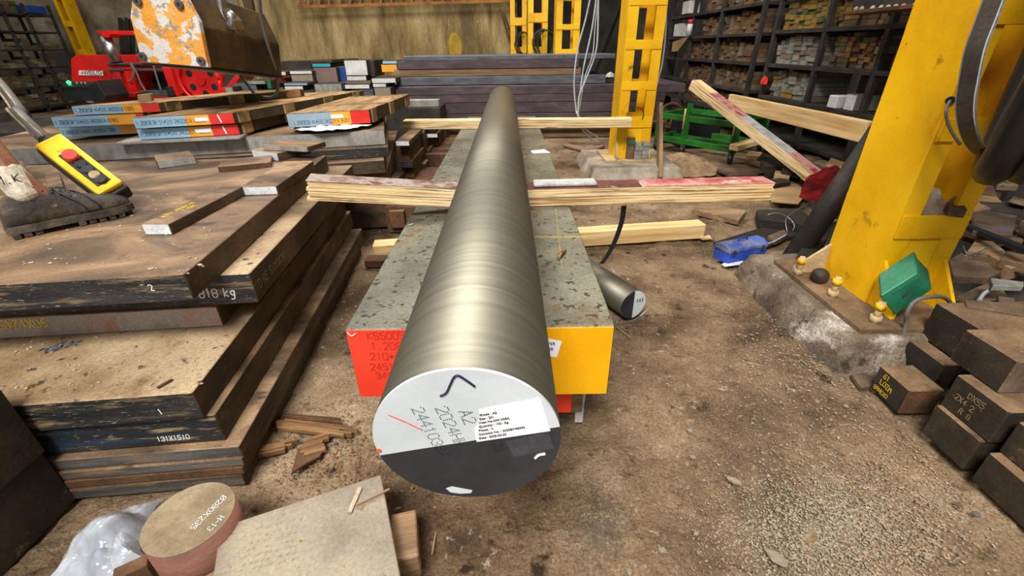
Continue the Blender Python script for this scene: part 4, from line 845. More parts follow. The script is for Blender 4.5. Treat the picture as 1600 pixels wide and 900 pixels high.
# big dark pipe/beam leaning against the column, red cloth
p0=G(1236,409,0.04); p1=W(1368,236,1.95)
t=cyl('steel_pipe',p0,p1+V((0.10,0.12,0.10)),0.05,MT['scrap_dark'],None,seg=28); tag(t,'dark thick pipe leaning behind the big yellow column','pipe')
film('red_cloth','red cloth bundle behind the leaning dark pipe',[(1246,309),(1252,296),(1262,278),(1285,266),(1310,264),(1330,266),(1322,285),(1300,300),(1280,318),(1262,314)],0,0.09,MT['red_cloth'],6.0,base=lambda x,y:W(x,y,2.55),cat='cloth')
# ================================================================= SECOND LEFT STACK AND SHEET BUNDLES
yaw=14.0
for lab,px,zt,th,wd,dp,ms in [('long grey fronted plate carrying the painted sheet packs',(600,203),0.553,0.078,2.0,2.0,('plate_top','saw_grey','plate_side')),
  ('white and black ended plate directly below the long grey one',(606,229),0.474,0.052,1.5,1.5,('plate_top','black_paint','plate_side')),
  ('brown plate third down under the sheet packs',(600,250),0.421,0.07,1.6,1.4,('plate_top','plate_side','plate_side')),
  ('brown plate fourth down under the sheet packs',(604,268),0.350,0.08,1.5,1.4,('plate_top','plate_side','plate_side')),
  ('bottom slab carrying the sheet pack stack',(606,285),0.268,0.268,1.5,1.3,('plate_top','plate_side','plate_side'))]:
    p=G(*px,zt); o,_=slab('steel_plate',p,wd,dp,zt-0.0005,th-0.001,yaw if zt>0.4 else 10,T(*ms)); tag(o,lab,'steel plate','plates under the sheet packs')
o,_=slab('packing_board',G(375,214,0.566),0.55,0.9,0.566,0.012,12,T('saw_grey','saw_grey','saw_grey')); tag(o,'grey torn packing board under the right hand blue painted packs','packing')
def pack(label,TL,TR,zt,th,dep,bands,txt,red=True,paint='blue_paint',tsz=0.03,txtoff=(0.02,0.3),dirpx=None,tw=0.7):
    a,b=G(*TL,zt),G(*TR,zt); ex=(b-a).normalized(); ey=V((-ex.y,ex.x,0)); wd=(b-a).length
    if dirpx: 
        d=G(*dirpx,zt)-b; d.z=0; sk=d.normalized(); dep=d.length
    else: sk=ey
    t=thing('sheet_pack',label,'sheet pack',tuple((a+b)/2-V((0,0,th))),'painted end sheet packs')
    z0=V((0,0,-th))
    # kraft wrapped body, slightly sheared sideways like the slipped sheets
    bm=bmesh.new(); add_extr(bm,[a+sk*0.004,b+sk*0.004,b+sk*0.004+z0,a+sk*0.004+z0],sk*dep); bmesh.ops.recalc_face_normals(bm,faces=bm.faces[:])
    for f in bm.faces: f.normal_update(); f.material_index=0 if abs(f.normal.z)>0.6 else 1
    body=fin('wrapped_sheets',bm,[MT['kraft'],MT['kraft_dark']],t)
    f0=0.0
    for w_,m in bands:
        p0=a+(b-a)*f0; p1=a+(b-a)*(f0+w_); sl=(b-a)*0.02
        extr('painted_end',[p0-z0*-0.04,p1-z0*-0.04,p1+z0*0.97,p0+z0*0.97],sk*0.0045,MT[m],t); f0+=w_
    # paper wraps and straps on the long right side
    n=int(dep/0.17)
    for i in range(n):
        q=b+sk*(0.03+i*dep/n+0.015*math.sin(i*2.1)); L=0.07+0.035*((i*37)%10)/10
        if i%2==0: extr('paper_wrap',[q+V((0,0,0.003))-ex*0.05,q+ex*0.009+V((0,0,0.003)),q+ex*0.009+z0,q+z0-ex*0.05],sk*L,MT['kraft'],t)
        bm=bmesh.new(); bq=q+sk*(L+0.01)
        if i%3==1:
            add_extr(bm,[bq+V((0,0,0.0025))-ex*wd*0.98,bq+V((0,0,0.0025)),bq+V((0,0,0.004)),bq+V((0,0,0.004))-ex*wd*0.98],sk*0.016); fin('strap',bm,MT['old_wood'],t)
    if txt: strokes(txt,a+(b-a)*txtoff[0]+z0*(1-txtoff[1]),ex,(0,0,1),tsz*0.72,MT['ink'],t,pen=0.075,xs=wd*tw/(len(txt)*5.4*tsz*0.72/6))
    # slip of white paper on the orange band
    return t,a,b,ex,ey,z0
BO=('blue_paint','orange_paint','red_end')
z=0.566
t,a,b,ex,ey,z0=pack('painted pack with white tag, lower right of the four blue packs',(213,202),(370,194),z+0.052,0.05,1.5,[(0.49,BO[0]),(0.24,BO[1]),(0.27,BO[2])],'1.2083ESR 51*510 2402261A 866KG',tsz=0.025,dirpx=(556,152))
extr('paper_tag',[a+(b-a)*f-ey*0.001+z0*g for f,g in ((0.56,0.25),(0.72,0.25),(0.72,0.62),(0.56,0.62))],-ey*0.0012,MT['paper'],t)
extr('white_tick',[a+(b-a)*f-ey*0.001+z0*g for f,g in ((0.84,0.1),(0.855,0.1),(0.875,0.85),(0.86,0.85))],-ey*0.001,MT['chalk'],t)
t,a,b,ex,ey,z0=pack('painted pack with white tag, upper right of the four blue packs',(206,184),(362,176.5),z+0.108,0.05,1.5,[(0.51,BO[0]),(0.24,BO[1]),(0.25,BO[2])],'1.2083ESR 51*510 2402261A 892KG',tsz=0.025,dirpx=(567,141.5))
extr('paper_tag',[a+(b-a)*f-ey*0.001+z0*g for f,g in ((0.60,0.28),(0.74,0.28),(0.74,0.62),(0.60,0.62))],-ey*0.0012,MT['paper'],t)
extr('white_tick',[a+(b-a)*f-ey*0.001+z0*g for f,g in ((0.84,0.1),(0.855,0.1),(0.875,0.85),(0.86,0.85))],-ey*0.001,MT['chalk'],t)
pack('painted pack, lower left of the four blue packs',(91,199),(213,193),z+0.052,0.05,1.4,[(0.75,BO[0]),(0.25,BO[1])],'1.2083ESR 51*610 2402261A 774KG',tsz=0.024,dirpx=(440,156))
pack('painted pack with red corner, upper left of the four blue packs',(79,183),(222,177),z+0.108,0.05,1.4,[(0.60,BO[0]),(0.32,BO[1]),(0.08,BO[2])],'1.2083ESR 51*610 2403061A 874KG',tsz=0.024,dirpx=(450,143))
t,a,b,ex,ey,z0=pack('thinner painted pack lying highest at the back left',(111,166),(246,161),z+0.152,0.042,1.6,[(0.57,BO[0]),(0.22,BO[1]),(0.21,BO[2])],'1.2083ESR 41*510 24032618 530KG',tsz=0.024,dirpx=(473,139.5))
t,a,b,ex,ey,z0=pack('separate grey blue orange red painted pack nearest the bar',(447,178),(576,171.5),z+0.085,0.07,1.45,[(0.52,'grey_blue_paint'),(0.24,BO[1]),(0.24,BO[2])],'1.2083ESR 41*510 2412291A 962KG',tsz=0.027,txtoff=(0.06,0.18),dirpx=(639,147.5))
extr('paper_tag',[a+(b-a)*f-ey*0.001+z0*g for f,g in ((0.52,0.22),(0.67,0.22),(0.67,0.48),(0.52,0.48))],-ey*0.0012,MT['paper'],t)
film('torn_wrap','torn white wrapping hanging out under the grey blue painted pack',[(456,202),(470,205),(500,206),(540,203),(580,197),(575,194),(520,197),(460,198)],z+0.002,0.012,MT['white_card'],8.0,cat='wrapping').data.materials[0]=MT['saw_white']
# loose offcuts between the stack and the block
SB=[((619,228),(640,228),0.40,0.03,0.5,('plate_top','saw_white','plate_side'),'bar with white end on top of the offcut pile left of the block'),
((621,251),(641,250),0.29,0.105,0.55,('plate_top','rusty','plate_side'),'brown thick bar end below the white ended one'),
((625,263),(645,262),0.245,0.044,0.5,('plate_top','black_paint','plate_side'),'black and white ended bar in the offcut pile'),
((628,279),(648,278),0.16,0.08,0.5,('plate_top','rusty','plate_side'),'brown bar at the foot of the offcut pile'),
((652,236),(663,236),0.26,0.13,0.4,('plate_top','plate_side','plate_side'),'tall narrow bar on edge in the offcut pile'),
((655,279),(667,279),0.08,0.11,0.4,('plate_top','plate_side','plate_side'),'low dark bar on edge beside the block'),
((667,279),(675,279),0.03,0.22,0.5,('plate_top','plate_side','plate_side'),'thin plate standing on edge beside the block'),
((665,206),(682,206),0.36,0.02,0.5,('plate_top','saw_grey','plate_side'),'thin grey ended sheet on the far offcuts'),
((666,215),(684,215),0.325,0.03,0.5,('plate_top','saw_white','plate_side'),'pale ended sheet on the far offcuts'),
((667,228),(686,228),0.24,0.08,0.5,('plate_top','rusty','plate_side'),'brown block under the pale ended sheets'),
((607,362),(634,356),0.04,0.10,0.35,('plate_top','rusty','plate_side'),'brown block in shadow under the laminated timber'),
((600,335),(616,333),0.06,0.16,0.4,('plate_top','plate_side','plate_side'),'dark upright block under the laminated timber')]
for bl_,br_,z_,h_,dp_,ms,lab in SB:
    a=G(*bl_,z_); c=G(*br_,z_); o=boxw('steel_bar',a.x,c.x,c.y,c.y+dp_,z_,z_+h_,T(*ms),None,0.002); tag(o,lab,'steel bar','offcuts between the left stacks and the block')
for lab,x0,x1,y0,y1,z0,z1 in [('rusty packing slab under the offcut pile',-0.72,-0.42,2.45,3.4,0.0,0.155),('rusty low slab beside the block foot',-0.42,-0.39,2.5,3.2,0.0,0.03),('dark slab on the floor behind the offcuts',-0.70,-0.42,3.5,4.2,0.0,0.23),('brown slab on the floor under the laminated timber',-0.72,-0.42,1.98,2.05,0.0,0.038)]:
    o=boxw('steel_slab',x0,x1,y0,y1,z0,z1,MT['rusty'],None,0.003); tag(o,lab,'steel slab')
o=boxw('white_bar',W(636,152,4.9).x,W(685,152,4.9).x,4.9,5.0,W(660,167,4.9).z,W(660,156,4.9).z,MT['saw_grey'],None,0.003); tag(o,'grey white bar end lying across in front of the long dark stack','steel bar')
o=boxw('steel_slab',W(640,175,4.95).x,W(690,175,4.95).x,4.85,5.3,0,W(660,167.5,4.9).z,MT['steel_black'],None,0.003); tag(o,'dark slab under the grey white bar end','steel slab')
# ================================================================= COLOURED BLOCKS IN THE BACKGROUND
BG=[('dark olive plate with yellow writing on the cyan tag block',484,93.5,518,98.8,5.6,'magnet_body'),('cyan ended bar on the mauve block',487,99,516,105,5.6,'teal'),('mauve brown steel block in the background',489,105.5,525,130,5.6,'mauve'),
('deep blue block right of the mauve block',526,104,541,128,5.7,'deep_blue'),('large white painted cube in the background',537,94,572,118,5.5,'white_card'),('low white block under the white cube',541,118.5,572,126,5.5,'white_card'),
('brown plate under the white blocks',538,126.5,579,131.5,5.45,'mauve'),('white ended plate below the brown plate',538,132,577,139,5.4,'white_card'),('slate block at the foot of the white blocks',561,139.5,583,150,5.4,'slate_plate'),
('white capped block left of the mauve block',452,110.5,487,116,5.5,'white_card'),('speckled white block below the white cap',454,116.5,488,127.5,5.5,'stone'),('blue white ended plate over the white one at left',443,129.5,480,134,5.3,'grey_blue_paint'),
('white ended plate behind the sheet packs',444,134.5,473,142,5.3,'white_card'),('grey mauve block behind the sheet packs',490,131,533,145,5.3,'saw_grey'),('pale blue tagged box on the orange boxes',597,95,620,100,5.7,'blue_paint'),
('orange box at the left end of the long dark stack',595,100.5,620,113,5.7,'orange_paint'),('white ended slab left of the long dark stack',580,122,618,130,5.3,'white_card'),('second white slab left of the long dark stack',582,130.5,603,136.5,5.25,'white_card'),
('speckled pale slab lowest left of the long dark stack',584,137,610,150,5.2,'stone'),('red bundle behind the hanging cable',417,113,433,122,5.9,'red_cloth'),('second red bundle lower behind the hanging cable',424,122,446,131,5.8,'red_cloth'),
('small white block near the red bundles',433,112,446,118,5.7,'white_card'),('grey plate end left of the hanging cable',383,126,414,132,5.6,'saw_grey'),('dark block under the grey plate end',380,132.5,400,145,5.6,'slate_plate'),('dark green block beside the hanging cable',415,125,422,139,5.6,'green_box'),
('long dark bar against the wall left of the cyan tag',432,95.5,484,104,6.6,'steel_black'),('long dark bar against the wall right of the cyan tag',519,92.5,544,99,6.6,'steel_black'),('dark block beside the orange boxes',573,94,583,120,5.6,'steel_black'),
('grey block beside the red saw',350,136,363,145,5.7,'saw_grey'),('dark grey block right of the red saw',364,130,400,146,5.9,'slate_plate')]
for lab,x0,y0,x1,y1,Y,m in BG:
    a=W(x0,y0,Y); zt=W((x0+x1)/2,y0,Y).z; zb=W((x0+x1)/2,y1,Y).z
    if Y==6.6: zb=0.0
    o=boxw('steel_block',a.x,W(x1,y0,Y).x,Y,Y+0.45,zb,zt,T('dark_block' if m!='red_cloth' else m,m,'dark_block'),None,0.004); tag(o,lab,'steel block','coloured blocks in the background')
for lab,x0,x1,y0,y1,zt in [('dark base slab under the coloured blocks on the right',-2.1,-1.1,5.2,6.2,0.43),('dark base slab under the coloured blocks on the left',-3.6,-2.15,5.25,6.4,0.47)]:
    o=boxw('steel_slab',x0,x1,y0,y1,0,zt,MT['steel_black'],None,0.004); tag(o,lab,'steel slab')
# ================================================================= RED BAND SAW MACHINE
YM=6.6
mc=thing('band_saw_machine','red industrial band saw machine by the plaster wall','machine',(-5.2,YM,0))
def mx(name,pts,Y,dep,m,parent=mc,b=0.006): return extr(name,[W(x,y,Y) for x,y in pts],(0,dep,0),MT[m],parent,b)
hs=mx('blade_housing',[(110,93),(118,86),(214,86),(214,150),(168,150),(166,140),(112,136)],YM,0.5,'machine_red')
sg=mx('name_plate',[(123,110),(161,111),(161,118),(123,117.5)],YM-0.012,0.01,'white_paint',hs,0)
lettering('WEILISHI',W(131,117,YM-0.013),V((1,0,-0.02)),(0,0,1),0.075,MT['ink'],sg,italic=0.1)
mx('logo',[(126,114),(128,112),(130,114),(128,116)],YM-0.016,0.004,'red_mark',sg,0)
mx('top_arm',[(150,48),(207,48),(212,55),(160,55),(150,51)],YM+0.05,0.15,'machine_red')
cyl('lift_cylinder',W(163,57,YM-0.02),W(183,97,YM-0.02),0.07,MT['chrome'],mc)
mx('cylinder_cap',[(157,52),(172,52),(171,59),(160,59)],YM-0.1,0.18,'machine_red')
mx('guide_rail',[(165,98),(256,98),(256,102),(166,101.5)],YM-0.06,0.1,'mid_metal')
mx('guide_rail',[(167,107),(256,107),(256,111),(168,111)],YM-0.06,0.1,'mid_metal')
mx('saw_beam',[(190,88),(260,88),(262,106),(192,106)],YM+0.02,0.2,'machine_red')
mx('side_leg',[(176,111),(186,111),(196,150),(172,150)],YM-0.05,0.2,'machine_red2')
mx('side_leg',[(192,108),(206,104),(214,146),(205,150)],YM-0.06,0.2,'machine_red')
mx('base_tray',[(168,145),(214,145),(210,152),(170,151)],YM-0.2,0.5,'machine_red2')
mx('lower_bed',[(160,150),(345,150),(348,200),(166,205)],YM-0.1,0.7,'machine_red2')
mx('work_bed',[(214,142),(262,142),(262,150),(214,150)],YM-0.1,0.5,'mid_metal')
mx('dark_bay',[(212,112),(256,112),(266,142),(216,142)],YM+0.3,0.1,'black_plastic')
mx('vice_arm',[(252,104),(264,106),(279,150),(268,150)],YM-0.1,0.2,'machine_red')
mx('vice_post',[(270,104),(276,106),(287,146),(281,148)],YM-0.05,0.15,'machine_red2')
mx('blade_guard',[(262,106),(342,106),(345,120),(340,145),(290,150),(272,120)],YM+0.14,0.12,'machine_red2')
mx('guide_block',[(258,136),(264,135),(271,150),(262,152)],YM-0.16,0.1,'black_plastic')
# wheel with six holes
c=W(311,126,YM-0.05); rw=0.265
wh=bmesh.new(); add_cyl(wh,c+V((0,0.06,0)),c+V((0,0.11,0)),rw*0.96,seg=40); wheel=fin('band_wheel',wh,MT['machine_red'],mc)
bm=bmesh.new(); n=12; R_o=rw
def ringpts(r,m): return [V((math.cos(2*math.pi*i/m)*r,0,math.sin(2*math.pi*i/m)*r)) for i in range(m)]
add_tube(bm,[c+p for p in ringpts(rw,36)]+[c+ringpts(rw,36)[0]],0.022,8); fin('wheel_rim',bm,MT['machine_red'],wheel)
for k in range(6):
    a=math.pi/6+k*math.pi/3; q=c+V((math.cos(a)*rw*0.62,0.057,math.sin(a)*rw*0.62)); cyl('wheel_hole',q,q+V((0,0.004,0)),0.042,MT['black_plastic'],wheel,seg=18)
cyl('wheel_hub',c+V((0,0.03,0)),c+V((0,0.06,0)),0.055,MT['machine_red'],wheel,seg=18)
mx('chute',[(341,150),(372,112),(378,118),(356,146)],YM-0.1,0.4,'machine_red')
mx('chute_foot',[(340,138),(349,136),(353,148),(342,150)],YM-0.15,0.2,'machine_red')
for pts in ([(205,99),(214,115),(220,130),(228,143)],[(240,103),(244,118),(252,142)],[(204,100),(209,112),(206,124),(200,127)]): tube('oil_hose',[W(x,y,YM-0.13) for x,y in pts],0.012,MT['cable_grey'],mc,6)
cs=thing('control_console','black control console with glowing green lamp beside the red saw','console',tuple(W(130,160,6.1)))
extr('body',[W(x,y,5.85) for x,y in ((97,134),(140,134),(150,126),(152,158),(100,158))],(0.0,0.4,0),MT['black_plastic'],cs,0.008)
extr('side_panel',[W(x,y,5.84) for x,y in ((140,134),(150,126),(165,150),(163,160),(146,160))],(0.0,0.38,0),MT['dark_metal'],cs,0.004)
p=W(107.5,129,5.9); bm=bmesh.new(); bmesh.ops.create_uvsphere(bm,u_segments=12,v_segments=8,radius=0.022,matrix=Matrix.Translation(p)); fin('green_lamp',bm,LED,cs,smooth=True)
for x in (120,127,133): q=W(x,129.5,5.9); cyl('switch',q+V((0,0,-0.03)),q+V((0,0,0.012)),0.014,MT['mid_metal'],cs,seg=10)
extr('top_panel',[W(97,134,5.84),W(140,134,5.84),W(148,127,6.12),W(102,127.5,6.12)],(0,0,-0.02),MT['dark_metal'],cs)
YC=G(225,160,0.722).y
extr('cardboard_piece',[W(x,y,YC) for x,y in ((214,148),(235,146),(237,158),(216,160))],(0,0.02,0.0),MT['cardboard'],None,0.002); tag(bpy.data.objects['cardboard_piece'],'tan cardboard piece standing on the highest sheet pack','cardboard')
film('pink_rag','crumpled pinkish rag near the console',[(128,156),(130,151),(140,152),(150,156),(157,162),(148,163),(138,161)],0.36,0.07,MT['pink_grey'],2.0,cat='rag')
for lab,q in [('dark crate behind the left sheet packs',(-5.9,-5.2,4.4,5.2,0.0,0.42)),('dark steel heap left of the sheet packs',(-4.9,-3.6,4.0,4.9,0.0,0.36)),('dark box at the far left edge',(-5.0,-4.1,3.1,3.9,0.0,0.34)),('low dark slab left of the packs',(-3.6,-2.6,3.1,4.2,0.0,0.42))]:
    o=boxw('steel_box',*q,MT['steel_black'],None,0.01); tag(o,lab,'steel box')
# dark hanging bundle on the wall beside the saw
t=thing('chain_bundle','dark bundle of chains hanging on the plaster wall behind the saw','chains',tuple(W(200,85,11.1)))
rnd=random.Random(8)
for i in range(14):
    x=rnd.uniform(186,214); tube('chain',[W(x,26+rnd.uniform(0,8),11.1),W(x+2,50,11.1),W(x+4,84,11.1)],0.03,MT['steel_black'],t,5)
# ================================================================= LIFTING MAGNET
YG=2.3
t=thing('lifting_magnet','scuffed orange faced lifting magnet hanging over the left stacks','lifting magnet',tuple(W(270,105,YG)))
dv=V((0.06,0.62,-0.075))
out=[(209,-28),(203,27),(221,97),(325,105.5),(310,33),(277,-28)]
P=[W(x,y,YG) for x,y in out]
extr('end_plate',P,(0,0.03,-0.003),MT['magnet_orange'],t,0.003)
ob_=[(214,-24),(209,28),(226,97),(322,105),(311,40),(276,-24)]
extr('magnet_body',[W(x,y,YG+0.031) for x,y in ob_],dv,MT['magnet_body'],t,0.004)
extr('pole_strip',[W(x,y,YG+0.031) for x,y in ((222,98),(324,106),(325,109),(223,101))],dv,MT['dark_metal'],t,0)
for x,y in ((216,2),(281,7),(223.5,88),(315,95)):
    p=W(x,y,YG-0.001); b=cyl('bolt',p+V((0,-0.012,0)),p,0.017,MT['mid_metal'],t,seg=18); cyl('bolt_socket',p+V((0,-0.0125,0)),p+V((0,-0.0119,0)),0.008,MT['black_plastic'],b,seg=6)
extr('lug',[W(x,y,YG+0.25) for x,y in ((333,16),(345,12),(365,32),(368,48),(352,46))],(0.03,0.03,0),MT['magnet_body'],t,0.003)
tube('shackle',[W(x,y,YG+0.27) for x,y in ((341,-30),(345,8),(350,28),(356,40),(361,38),(362,27),(358,22))],[0.03]*4+[0.026]*27+[0.024]*6 if False else 0.024,MT['chrome'],t,10)
extr('rear_plate',[W(x,y,YG+0.72) for x,y in ((372,-20),(388,-20),(405,60),(398,66))],(0,0.03,0),MT['magnet_body'],t)
for x,y in ((411,75),(411,95)): p=W(x,y,YG+0.66); cyl('terminal',p+V((-0.02,0,0)),p+V((0.03,0.02,0)),0.016,MT['black_plastic'],t,seg=12)
tube('magnet_cable',[W(404,-20,2.7),W(406,12,2.75),W(412,45,2.8),W(421,80,2.85),W(430,110,2.9),W(434,138,2.95),W(428,151,2.95),W(412,152,2.95),W(398,146,2.95),W(385,130,2.95),W(375,118,2.95)],0.010,MT['cable_grey'],None,8); tag(bpy.data.objects['magnet_cable'],'grey brown cable looping down from the lifting magnet','cable')
# ================================================================= WALL LADDER / POLES
t=thing('rebar_ladder','rusty ladder shaped cable tray high on the concrete wall','cable tray',tuple(W(620,8,8.9)))
A0,A1=W(465,11,8.85),W(806,1,8.85); B0,B1=W(470,-12,8.85),W(806,-20,8.85); orange=pmat('rust_orange',['6a4420','8a5a2a','9c6a34'],scale=5,rough=0.8)
beam('rail',A0,A1,0.05,0.045,orange,t,0); beam('rail',B0,B1,0.05,0.04,orange,t,0)
for i in range(22): f=i/21; beam('rung',A0.lerp(A1,f),B0.lerp(B1,f),0.03,0.03,orange,t,0)
o=cyl('leaning_pole',W(800,66,8.6),W(786,22,8.95),0.035,MT['rusty'],None,seg=10); tag(o,'thin dark pole leaning on the concrete wall by the far columns','pole')
for lab,a,b,Y,w_ in [('dark beam leaning on the dark wall right of the far columns',(925,118),(975,-10),9.5,0.14),('second dark beam leaning left of the racks',(1035,150),(1062,-20),8.2,0.22),('grey post standing left of the right racks',(1042,165),(1052,-20),7.8,0.10)]:
    o=beam('leaning_beam',W(*a,Y),W(*b,Y+0.3),w_,w_*0.6,MT['scrap_dark'],None,0.004); tag(o,lab,'steel beam')
t=column('yellow column far left beside the dark rack',-8.98,-8.76,10.5,10.75,0.0,5.9,[(0.9+0.5*i,1.0+0.5*i) for i in range(9)])
t=column('yellow column top behind the lifting magnet at left',-7.35,-7.1,10.6,10.85,0.0,5.9,[(0.9+0.5*i,1.0+0.5*i) for i in range(9)])
# ================================================================= RACKS
bits=[pmat('bit_%d'%i,c,scale=14,rough=0.75,bump=0.15,bscale=40,spots=(s,30,0.64,0.05)) for i,(c,s) in enumerate([(['5a4328','6e5232','7d6040'],'a08a66'),(['4f3a22','634a2c'],'8c7450'),(['6a5220','7d6428','8f7430'],'b09a50'),(['55493c','6c5f50','7d7060'],'c0b8a8'),(['6b655c','827c72','98928a'],'d0ccc4'),(['3a4426','4c5630'],'7a7a50'),(['4a3a2c','5c4836'],'2c231b'),(['5e6a60','77837a'],'c4c8c0')])]
cube=bpy.data.meshes.new('unit_bar'); _b=bmesh.new(); bmesh.ops.create_cube(_b,size=1.0); bmesh.ops.bevel(_b,geom=_b.edges[:],offset=0.03,segments=1,affect='EDGES'); _b.to_mesh(cube); _b.free()
bit_mesh=[]
for m in bits: me=cube.copy(); me.materials.append(m); me.name='bar_end'; bit_mesh.append(me)
NB=[0]
def rack(label,X,ylist,zlist,depth,zpost,parent_mat='rack_steel',sgn=1):
    t=thing('steel_rack',label,'rack',(X+sgn*depth/2,(ylist[0]+ylist[-1])/2,0)); m=MT[parent_mat]
    for y in ylist:
        for dx in (0.0,depth): boxw('upright',X+sgn*dx-0.02,X+sgn*dx+0.02,y-0.02,y+0.02,0,zpost,m,t,0.002)
    for z in zlist:
        boxw('shelf',X-0.02 if sgn>0 else X-depth,X+depth if sgn>0 else X+0.02,ylist[0],ylist[-1],z-0.03,z,m,t,0.002)
    return t
def fill(rng,X,y0,y1,z0,z1,pal,label,group,single,bw,bh,gap=0.05,sgn=1,dep=0.3,fillh=(0.9,1.04)):
    """pile bar ends between y0..y1 up to z1 on a shelf at z0"""
    rnd=random.Random(rng); y=y0+0.01; bm=None if single else bmesh.new()
    while y<y1-bw*0.7:
        w_=min(bw*rnd.uniform(0.7,1.35),y1-y-0.002); z=z0; top=z0+(z1-z0)*rnd.uniform(*fillh)
        if rnd.random()<gap*0.3: top=z0+(z1-z0)*rnd.uniform(0.2,0.5)
        while True:
            h=bh*rnd.uniform(0.7,1.3)
            if z+h>top: break
            out=rnd.uniform(-0.012,0.02); mi=rnd.choice(pal); yw=w_*rnd.uniform(0.9,1.0)
            c=V((X+sgn*(dep/2+out),y+w_/2,z+h/2))
            if single and NB[0]<300:
                ob=bpy.data.objects.new('bar_offcut',bit_mesh[mi]); link(ob,None,Matrix.Translation(c)@Matrix.Diagonal((dep,yw*0.96,h*0.95,1))); tag(ob,label,'steel bar',group); NB[0]+=1
            else:
                if bm is None: bm=bmesh.new()
                add_box(bm,c,(dep,yw*0.96,h*0.95),None,mi)
            z+=h
        y+=w_+0.002
    if bm is not None and len(bm.verts):
        o=fin('bar_offcut_pile',bm,bits); tag(o,label+', the rest of the pile','steel bars',None,'stuff')
    elif bm is not None: bm.free()
XR=2.45
near=[2.75,3.29,3.95,4.70]; far=[5.0,5.95,6.85,7.75]
zs=[0.20,0.51,0.78,1.05,1.33,1.62,1.9]
rack('dark steel rack full of bar ends behind the big yellow column',XR,near,zs,0.7,2.1)
rack('long dark steel rack of brown bar ends further back right',XR,far,[0.28,0.52,0.78,1.04,1.30,1.56,1.85],0.7,2.1)
sp=[(0.51,0.78,3.98,4.67,[3,4,7,4,2],'small grey green bar ends on the middle shelf of the near right rack','grey green bar ends'),
(0.78,1.05,3.98,4.67,[4,3,7,4,3],'pale stacked bar ends on the upper shelf of the near right rack','pale bar ends'),
(0.78,1.05,3.32,3.92,[0,2,5,6,3,1],'mixed brown green bar ends on the upper shelf nearest the big column','mixed bar ends'),
(1.05,1.33,3.98,4.67,[2,2,0,5],'mustard bar ends on the top shelf in view of the near right rack','mustard bar ends'),
(1.05,1.33,3.32,3.92,[0,2,6],'brown bar ends on the top shelf nearest the big column','brown top bar ends')]
for i,(z0,z1,y0,y1,pal,lab,gr) in enumerate(sp): fill(20+i,XR+0.04,y0,y1,z0,z1-0.035,pal,lab,gr,True,0.08,0.037)
fill(30,XR+0.04,3.92,4.5,0.20,0.51-0.05,[6,3,0],'dark lumps on the low shelf of the near right rack','low shelf lumps',True,0.2,0.1,fillh=(0.3,0.7))
fill(33,XR+0.04,2.8,3.25,0.78,1.0,[6,0],'brown block in the rack beside the big column','rack corner blocks',True,0.24,0.12)
FL=[0.28,0.52,0.78,1.04,1.30,1.56,1.85]
names=['lowest','second','third','fourth','fifth','sixth']
for i in range(6):
    fill(40+i,XR+0.04,5.03,7.2 if i<3 else 6.6,FL[i],FL[i+1]-0.035,[0,1,0,6,1,3],'brown bar ends on the %s shelf of the far right rack'%names[i],'far rack bars shelf %d'%i,False,0.085,0.045,fillh=(0.8,1.0))
# odd things on the racks
c=GX(1308,146,2.44); o=boxw('white_block',c.x-0.02,c.x+0.2,c.y-0.05,c.y+0.05,0.512,0.60,MT['white_paint'],None,0.006); tag(o,'white painted block with smear on the open shelf of the near rack','steel block')
o=boxw('white_block',2.45,2.65,3.40,3.50,0.512,0.62,T('dusty_top','saw_grey','saw_white'),None,0.004); tag(o,'small grey white block on the open shelf beside the white one','steel block')
o=boxw('slate_panel',2.75,2.78,3.50,3.84,0.512,0.72,MT['slate_plate'],None,0.004); tag(o,'slate grey panel at the back of the open shelf','panel')
t=thing('spray_can','white spray can with red cap on the far rack','spray can',tuple(GX(1076,55,2.4))); p=GX(1076,55,2.4)
cyl('body',p,p+V((0,0,0.13)),0.035,MT['white_paint'],t,seg=16); cyl('cap',p+V((0,0,0.13)),p+V((0,0,0.18)),0.033,MT['red_end'],t,seg=16)
p=GX(1064,57,2.46); o=boxw('carton',p.x-0.05,p.x+0.1,p.y-0.05,p.y+0.2,p.z,p.z+0.16,T('cardboard','white_card','white_card'),None,0.004); tag(o,'white carton beside the spray can on the far rack','carton')
p=GX(1076,22,2.46); o=boxw('carton',p.x-0.05,p.x+0.1,p.y-0.12,p.y+0.14,p.z-0.0,p.z+0.15,T('cardboard','white_card','white_card'),None,0.004); tag(o,'torn white carton on the upper shelf of the far rack','carton')
extr('cardboard_flap',[GX(1050,81,2.40),GX(1060,80,2.40),GX(1078,56,2.40),GX(1052,66,2.40)],(-0.01,0,0),MT['cardboard'],None); tag(bpy.data.objects['cardboard_flap'],'brown cardboard flap hanging from the far rack','cardboard')
film('orange_rag','orange red rag on the rack post',[(1188,132),(1190,124),(1196,118),(1199,122),(1197,133)],0,0.03,MT['red_end'],3.3,base=lambda x,y:GX(x,y,2.40),cat='rag')
# riveted beam at top right
t=thing('riveted_beam','dark riveted steel beam crossing above the near right rack','steel beam',tuple(GX(1380,15,2.3)))
a=GX(1334,18,2.25); b=GX(1440,12,2.25); boxw('web',2.23,2.26,b.y-0.3,a.y,a.z-0.0,a.z+0.35,MT['rack_steel'],t,0.003); boxw('flange',2.16,2.33,b.y-0.3,a.y,a.z-0.02,a.z,MT['rusty'],t,0.002)
for i,x in enumerate((1338,1347,1364,1377,1388,1400,1412,1428)):
    p=GX(x,14.5-0.055*(x-1338),2.23); bm=bmesh.new(); bmesh.ops.create_uvsphere(bm,u_segments=12,v_segments=6,radius=0.016,matrix=Matrix.Translation(p)); fin('rivet',bm,MT['chip_tan'],t,smooth=True)
